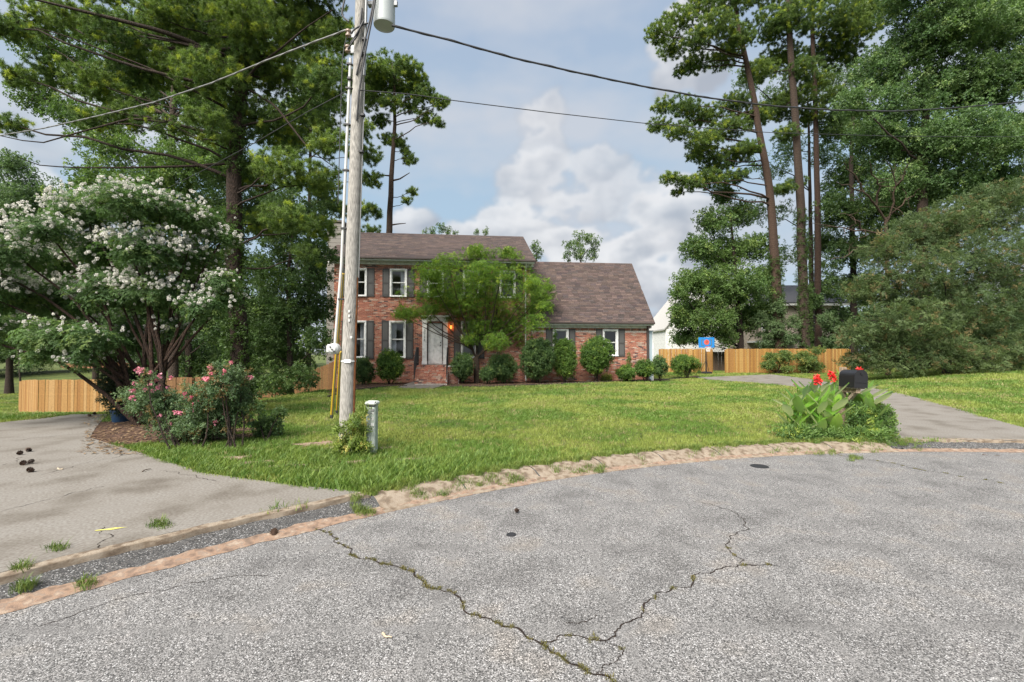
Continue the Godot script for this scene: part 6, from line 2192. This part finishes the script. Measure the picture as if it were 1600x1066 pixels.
		for k in 9:
			var y: float = hh * (0.05 + 0.72 * k / 8.0)
			var bs := Basis(Vector3.UP, k * 2.4 + rng.randf_range(-0.5, 0.5)) * Basis(Vector3.RIGHT, rng.randf_range(-0.5, 0.05)) * rng.randf_range(0.65, 1.0)
			inst("leaf", lv[rng.randi() % 4], mats[rng.randi() % 4], t2, Transform3D(bs, Vector3(0, y, 0)))
		if q[3] == 1:
			for k in 5:
				inst("flower", red, M.red_petal, t2, Transform3D(Basis(rv(), rng.randf() * TAU) * rng.randf_range(0.6, 0.95), Vector3(rng.randf_range(-0.03, 0.03), sh + 0.03 * k - 0.05, rng.randf_range(-0.03, 0.03))))
		elif q[3] == 2:
			inst("flower", red, M.faded_petal, t2, Transform3D(Basis.IDENTITY * 0.5, Vector3(0, sh, 0)))
	# low growth at their feet
	var lowl := []
	for k in 16: 
		var c := gt(lerpf(1228, 1385, k / 15.0), rng.randf_range(681, 690))
		lowl.append({"c": c + Vector3(0, 0.08, 0), "r": Vector3(0.2, 0.14, 0.16)})
	for k in 6:
		var c := gt(lerpf(1340, 1385, k / 5.0), 682)
		lowl.append({"c": c + Vector3(0, 0.35, 0), "r": Vector3(0.15, 0.3, 0.15)})
	var lw := Node3D.new()
	lw.name = "low_undergrowth"
	add_child(lw)
	tag(lw, "low leafy growth at the feet of the canna lilies", "undergrowth", "", "stuff")
	foliage("foliage", lowl, ["small", "lance"], 60.0, 0.45, [Color(0.06, 0.12, 0.035), Color(0.13, 0.21, 0.05), Color(0.24, 0.30, 0.06)], lw, 0.0, 0.1, 0.8)

# ---------------------------------------------------------------- grass, weeds, cracks, litter
func in_hole(x: float, z: float) -> bool:
	var p := Vector2(x, z)
	for h in lawn_holes:
		if Geometry2D.is_point_in_polygon(p, h): return true
	return false

func tuft(n: int, r: float, h0: float, h1: float, w: float, lean: float) -> ArrayMesh:
	var mb := MB.new()
	for k in n:
		var a := rng.randf() * TAU
		var o := Vector3(cos(a), 0, sin(a)) * r * sqrt(rng.randf())
		var l := rv() * lean
		l.y = 0
		var h := rng.randf_range(h0, h1)
		var s := Vector3(cos(a + 1.7), 0, sin(a + 1.7)) * w * 0.5
		mb.col = g3(rng.randf_range(0.7, 1.3))
		var m := o + l * 0.35 * h / h1 + Vector3(0, h * 0.6, 0)
		var t := o + l * h / h1 + Vector3(0, h, 0)
		mb.tri(o - s, m + s * 0.8, o + s)
		mb.tri(o - s, m - s * 0.8, m + s * 0.8)
		mb.tri(m - s * 0.8, t, m + s * 0.8)
	return mb.mesh()

func build_grass() -> void:
	var fine := tuft(26, 0.11, 0.025, 0.06, 0.006, 0.035)
	var wide := tuft(34, 0.22, 0.03, 0.07, 0.012, 0.04)
	var lush := tuft(26, 0.10, 0.04, 0.12, 0.009, 0.08)
	var fn := FastNoiseLite.new()
	fn.seed = 3
	fn.frequency = 0.28
	fn.fractal_octaves = 4
	var xa := [[], [], []]
	var ca := [[], [], []]
	var tries := 64000
	for k in tries:
		var d := 4.6 * pow(40.0 / 4.6, rng.randf())
		var px := rng.randf_range(-30.0, 1630.0)
		var x := (px - 800.0) / F * d
		var z := -d
		if Vector2(x - ROAD_C.x, z - ROAD_C.y).length() < ROAD_R + 0.44: continue
		if d > 24.5 and x > -9.5 and x < 9.0: continue
		if in_hole(x, z): continue
		var dry := fn.get_noise_2d(x * 1.3, z * 1.3)
		var c := Color(0.135, 0.235, 0.035).lerp(Color(0.28, 0.335, 0.07), clampf(0.5 + dry * 2.2 + rng.randf_range(-0.25, 0.25), 0.0, 1.0))
		if rng.randf() < 0.08: c = Color(0.36, 0.31, 0.14)
		var p := gp(300, 700)
		var verge := sst(1.0, 0.1, absf(Vector2(x - ROAD_C.x, z - ROAD_C.y).length() - ROAD_R - 0.9)) * sst(1.5, -1.0, x) * sst(-6.5, -4.0, x)
		var near_left := sst(-0.5, -1.6, x) * sst(9.0, 7.0, d) * sst(-9.0, -6.0, x)
		var i := 0 if d < 11.0 else 1
		var s := rng.randf_range(0.75, 1.25) * (1.0 if d < 16.0 else 1.35)
		if rng.randf() < maxf(verge, near_left * 0.6):
			i = 2
			c = Color(0.08, 0.17, 0.022).lerp(Color(0.20, 0.28, 0.045), rng.randf())
			s *= lerpf(0.55, 1.0, maxf(verge, near_left * 0.5))
		xa[i].append(Transform3D(Basis(Vector3.UP, rng.randf() * TAU) * Basis.from_scale(Vector3(s, s * rng.randf_range(0.8, 1.2), s)), Vector3(x, hgt(x, z) - 0.006, z)))
		ca[i].append(c * rng.randf_range(0.85, 1.15))
	# weeds rooted in the kerb joint, the gutter and on the bed
	for q in [[650, 778, 14, 20], [690, 772, 10, 14], [640, 770, 10, 12], [765, 755, 26, 26], [800, 751, 18, 26], [930, 733, 20, 26], [905, 737, 10, 10], [1118, 711, 10, 8], [1085, 713, 8, 8], [1000, 722, 8, 6], [1130, 708, 12, 10], [1355, 699, 30, 40], [1410, 697, 14, 24], [1440, 701, 14, 10], [1295, 707, 30, 16], [1335, 715, 14, 10], [1225, 706, 26, 14], [565, 800, 16, 20], [250, 838, 14, 12], [90, 874, 12, 10], [30, 908, 14, 12], [40, 925, 12, 10], [135, 912, 8, 8], [555, 790, 8, 8], [735, 760, 20, 16], [870, 738, 20, 12], [720, 762, 8, 8]]:
		for k in q[3]:
			var p := gp(q[0] + rng.randfn() * q[2] * 0.5, q[1] + rng.randfn() * 2.0, ROAD_Y + 0.02)
			var rr := Vector2(p.x - ROAD_C.x, p.z - ROAD_C.y).length() - ROAD_R
			p.y = ROAD_Y + 0.012 if rr < 0.12 else lerpf(ROAD_Y + 0.03, 0.0, clampf((rr - 0.12) / 0.25, 0.0, 1.0))
			var s := rng.randf_range(0.3, 0.75)
			xa[2].append(Transform3D(Basis(Vector3.UP, rng.randf() * TAU) * s, p))
			ca[2].append(Color(0.09, 0.16, 0.03).lerp(Color(0.19, 0.24, 0.05), rng.randf()))
	# ragged grass hanging over the back of the kerb
	for k in 900:
		var a := lerpf(ang_of(gp(565, 768)), ang_of(gp(1385, 692)), rng.randf())
		var over_edge := fn.get_noise_1d(a * 160.0)
		if over_edge < -0.25: continue
		var p := arc_pt(a, ROAD_R + 0.47 - maxf(0.0, over_edge) * 0.28 + rng.randf_range(-0.03, 0.03), 0.004)
		xa[2].append(Transform3D(Basis(Vector3.UP, rng.randf() * TAU) * rng.randf_range(0.4, 0.75), p))
		ca[2].append(Color(0.09, 0.17, 0.025).lerp(Color(0.24, 0.28, 0.06), rng.randf()))
	for i in 3:
		var o := scatter(["lawn_grass", "lawn_grass", "verge_grass"][i], [fine, wide, lush][i], M.grass, xa[i], ca[i], self)
		tag(o, ["short mown yellow green grass of the front lawn", "mown grass of the lawns farther from the road", "taller lush grass and weeds along the kerb and driveway edge"][i], "grass")
	# straw and leaves on the beds
	var bit := MB.new()
	leaf_tri(bit, Vector3.ZERO, Vector3(1, 0.1, 0).normalized(), Vector3.UP, 0.07, 0.028)
	var xf := []
	var cs := []
	for k in 5200:
		var p: Vector3
		if k % 2 == 0: p = gp(rng.randf_range(130, 460), rng.randf_range(650, 712))
		else: p = hp3(rng.randf_range(-0.5, 17.5), 0.0, rng.randf_range(0.1, 2.6))
		if not in_hole(p.x, p.z): continue
		p.y = hgt(p.x, p.z) + 0.022
		xf.append(Transform3D(Basis(Vector3.UP, rng.randf() * TAU) * Basis(rv(), rng.randf_range(-0.4, 0.4)) * rng.randf_range(0.6, 1.6), p))
		cs.append(Color(0.17, 0.10, 0.06).lerp(Color(0.38, 0.27, 0.16), rng.randf()) * rng.randf_range(0.7, 1.1))
	tag(scatter("fallen_leaves", bit.mesh(), M.grass, xf, cs, self), "brown fallen leaves and straw strewn over the planting beds", "leaves")

func road_y(p: Vector3) -> float:
	var r := Vector2(p.x - ROAD_C.x, p.z - ROAD_C.y).length()
	return ROAD_Y + 0.05 * (1.0 - pow(r / ROAD_R, 2.0)) - 0.002

func gr(px: float, py: float) -> Vector3:
	var p := gp(px, py, ROAD_Y)
	for k in 6: p = gp(px, py, road_y(p))
	return p

func build_road_marks() -> void:
	var road := get_node("road")
	var moss_x := []
	var moss_c := []
	var fn := FastNoiseLite.new()
	fn.seed = 12
	fn.frequency = 2.2
	fn.fractal_octaves = 4
	for q in [[[[497, 822], [520, 845], [560, 868], [620, 888], [660, 905], [700, 928], [730, 950], [790, 985], [850, 1012], [900, 1040], [940, 1062], [975, 1090]], 0.014, 1.0], [[[850, 1010], [880, 998], [942, 993], [985, 970], [1010, 945], [1060, 922], [1100, 900], [1148, 880], [1180, 880], [1215, 884]], 0.011, 0.12], [[[1148, 880], [1138, 855], [1165, 812], [1140, 797], [1098, 785]], 0.009, 0.05], [[[942, 993], [962, 1018], [956, 1040], [930, 1052]], 0.007, 0.05], [[[1040, 835], [1100, 842]], 0.004, 0.0], [[[1290, 706], [1340, 716], [1400, 726], [1500, 745], [1600, 760]], 0.008, 0.25], [[[880, 970], [905, 962], [930, 958]], 0.006, 0.0], [[[1165, 812], [1200, 811]], 0.006, 0.0], [[[60, 975], [200, 935], [330, 905], [420, 898]], 0.006, 0.0]]:
		var pts := []
		for p in q[0]: pts.append(gr(p[0], p[1]))
		var rs := resample(pts, 120)
		var mb := MB.new()
		var row := [[], []]
		for k in rs.size():
			var t: Vector3 = (rs[mini(k + 1, 119)] - rs[maxi(k - 1, 0)]).normalized()
			var s := t.cross(Vector3.UP)
			var c: Vector3 = rs[k] + s * fn.get_noise_2d(rs[k].x * 1.0, rs[k].z * 1.0) * 0.11 + s * rng.randf_range(-0.006, 0.006)
			var w: float = q[1] * clampf(0.55 + 1.4 * absf(fn.get_noise_2d(rs[k].x * 3.0 + 50.0, rs[k].z * 3.0)), 0.3, 1.4) * (0.4 if k == 0 or k == 119 else 1.0)
			var h := Vector3(0, road_y(c) - c.y + 0.003, 0)
			row[0].append(c - s * w * 0.5 + h)
			row[1].append(c + s * w * 0.5 + h)
			if rng.randf() < q[2] * 0.75 and fn.get_noise_1d(k * 0.09) > -0.15:
				for j in 3:
					moss_x.append(Transform3D(Basis(Vector3.UP, rng.randf() * TAU) * rng.randf_range(0.10, 0.24), c + h + s * rng.randf_range(-0.012, 0.012) + t * rng.randf_range(-0.02, 0.02)))
					moss_c.append(Color(0.12, 0.12, 0.03).lerp(Color(0.20, 0.17, 0.06), rng.randf()))
		mb.grid(row[0] + row[1], 120)
		flip_up(mb)
		part("soil_filled_crack", mb, M.crack, road)
	var ld := get_node("neighbouring_driveway")
	for q in [[[0, 727], [22, 722], [40, 714]], [[60, 742], [110, 729], [190, 713], [242, 704]], [[150, 862], [170, 842], [168, 832], [176, 822]], [[20, 690], [60, 684], [150, 676]], [[260, 735], [340, 752]], [[0, 800], [70, 782], [160, 760]]]:
		var pts := []
		for p in q: pts.append(gp(p[0], p[1], 0.012))
		var rs := resample(pts, 60)
		var mb := MB.new()
		var row := [[], []]
		for k in 60:
			var t: Vector3 = (rs[mini(k + 1, 59)] - rs[maxi(k - 1, 0)]).normalized()
			var s := t.cross(Vector3.UP)
			var c: Vector3 = rs[k] + s * fn.get_noise_2d(rs[k].x, rs[k].z) * 0.12
			var w: float = 0.009 * clampf(0.3 + 1.6 * absf(fn.get_noise_2d(rs[k].x * 3.0, rs[k].z * 3.0 + 9.0)), 0.2, 1.2)
			row[0].append(c - s * w * 0.5 + Vector3(0, 0.003, 0))
			row[1].append(c + s * w * 0.5 + Vector3(0, 0.003, 0))
		mb.grid(row[0] + row[1], 60)
		flip_up(mb)
		part("soil_filled_crack", mb, M.crack, ld)
	var mo := scatter("crack_moss", tuft(20, 0.10, 0.02, 0.07, 0.02, 0.05), M.grass, moss_x, moss_c, self)
	tag(mo, "moss and tiny weeds growing along the long crack in the asphalt", "moss")
	# small iron lids let into the asphalt
	for q in [[1187, 729, 0.11, "small dark round lid in the asphalt near the kerb below the mailbox"], [799, 836, 0.04, "tiny dark round plug in the asphalt near the long crack"]]:
		var p := gr(q[0], q[1])
		var t := thing("valve_lid", p, q[3], "lid", "lids in the asphalt")
		var mb := MB.new()
		mb.lathe(Vector3.ZERO, [[q[2] * 1.15, 0.0], [q[2] * 1.15, 0.006], [q[2], 0.006], [q[2], 0.003]], 20)
		part("ring", mb, M.iron, t)
		mb = MB.new()
		mb.lathe(Vector3.ZERO, [[q[2], 0.003], [q[2] * 0.6, 0.006], [q[2] * 0.3, 0.004], [0.0, 0.005]], 20)
		part("cover", mb, M.iron, t)
	# pine cones
	for q in [[30, 711, 0], [45, 706, 0], [35, 727, 0], [47, 725, 0], [48, 738, 0], [428, 838, 1], [140, 651, 0], [148, 648, 0], [808, 802, 1], [190, 652, 0]]:
		var p := gp(q[0], q[1], 0.012) if q[2] == 0 else gr(q[0], q[1])
		var t := thing("pine_cone", p + Vector3(0, 0.03, 0), "dark pine cone lying on the concrete driveway" if q[2] == 0 else ("crushed brown pine cone lying on the asphalt near the clay gutter" if q[0] < 600 else "small dark cone lying alone on the asphalt below the kerb"), "pine cone", "fallen pine cones")
		t.rotation = Vector3(rng.randf_range(1.0, 1.6), rng.randf() * TAU, 0)
		t.scale = Vector3.ONE * (0.5 if q[0] > 600 else 0.8)
		var mb := MB.new()
		for ring in 7:
			for k in 8:
				mb.col = Color(0.075, 0.045, 0.03) * rng.randf_range(0.6, 1.4)
				var a := TAU * (k + 0.5 * (ring % 2)) / 8.0
				var y := -0.045 + ring * 0.015
				var r := 0.036 * sin(PI * clampf((ring + 1.2) / 8.5, 0.0, 1.0))
				var o := Vector3(cos(a), 0.35, sin(a)).normalized()
				leaf_tri(mb, Vector3(cos(a) * r * 0.4, y, sin(a) * r * 0.4), o, Vector3.UP, r + 0.006, 0.026)
		part("scales", mb, M.petal, t)
		mb = MB.new()
		mb.col = Color(0.05, 0.03, 0.02)
		mb.lathe(Vector3(0, -0.05, 0), [[0.0, 0.0], [0.014, 0.01], [0.018, 0.05], [0.006, 0.1], [0.0, 0.105]], 8)
		part("core", mb, M.paint, t)
	# twigs
	for q in [[598, 992, 612, 998, 0.009, "pale dry twig lying on the asphalt beside the long crack"], [1535, 711, 1562, 713, 0.008, "thin dark twig on the asphalt before the brick house's driveway"], [222, 738, 236, 734, 0.008, "short dark twig lying on the concrete driveway"], [90, 733, 98, 734, 0.012, "pale leaf curl lying on the concrete driveway"]]:
		var a: Vector3 = gr(q[0], q[1]) if q[3] > 900 or q[0] > 1000 else gp(q[0], q[1], 0.012)
		var b: Vector3 = gr(q[2], q[3]) if q[3] > 900 or q[0] > 1000 else gp(q[2], q[3], 0.012)
		var mb := MB.new()
		mb.col = Color(0.42, 0.34, 0.24) if q[3] > 900 or q[0] < 100 else Color(0.09, 0.06, 0.045)
		mb.tube(bend(Vector3.ZERO, b - a, 6, 0.015), taper(q[4], q[4] * 0.5, 6), 5)
		var o := part("twig", mb, M.paint, self)
		o.position = a + Vector3(0, q[4], 0)
		tag(o, q[5], "twig", "fallen twigs")
	# surveyor's dab of yellow paint on the driveway
	var yp := MB.new()
	var c := gp(175, 827, 0.012)
	var ring := []
	for k in 18:
		var a := TAU * k / 18.0
		var f := rng.randf_range(0.6, 1.2)
		ring.append(c + Vector3(cos(a) * 0.11 * f, 0, sin(a) * 0.022 * f).rotated(Vector3.UP, 0.35))
	yp.poly(ring, 0.004)
	tag(part("paint_mark", yp, mat(srgb(0.62, 0.58, 0.14), 0.8), self), "dab of yellow marking paint on the concrete driveway", "paint mark")

func _ready() -> void:
	rng.seed = 20240611
	set_view_and_light()
	make_materials()
	build_ground()
	build_house()
	build_beds()
	build_trees()
	build_garden_trees()
	build_shrubs()
	build_far_things()
	build_hoop()
	build_pole()
	build_pedestal()
	build_mailbox()
	build_grass()
	build_road_marks()
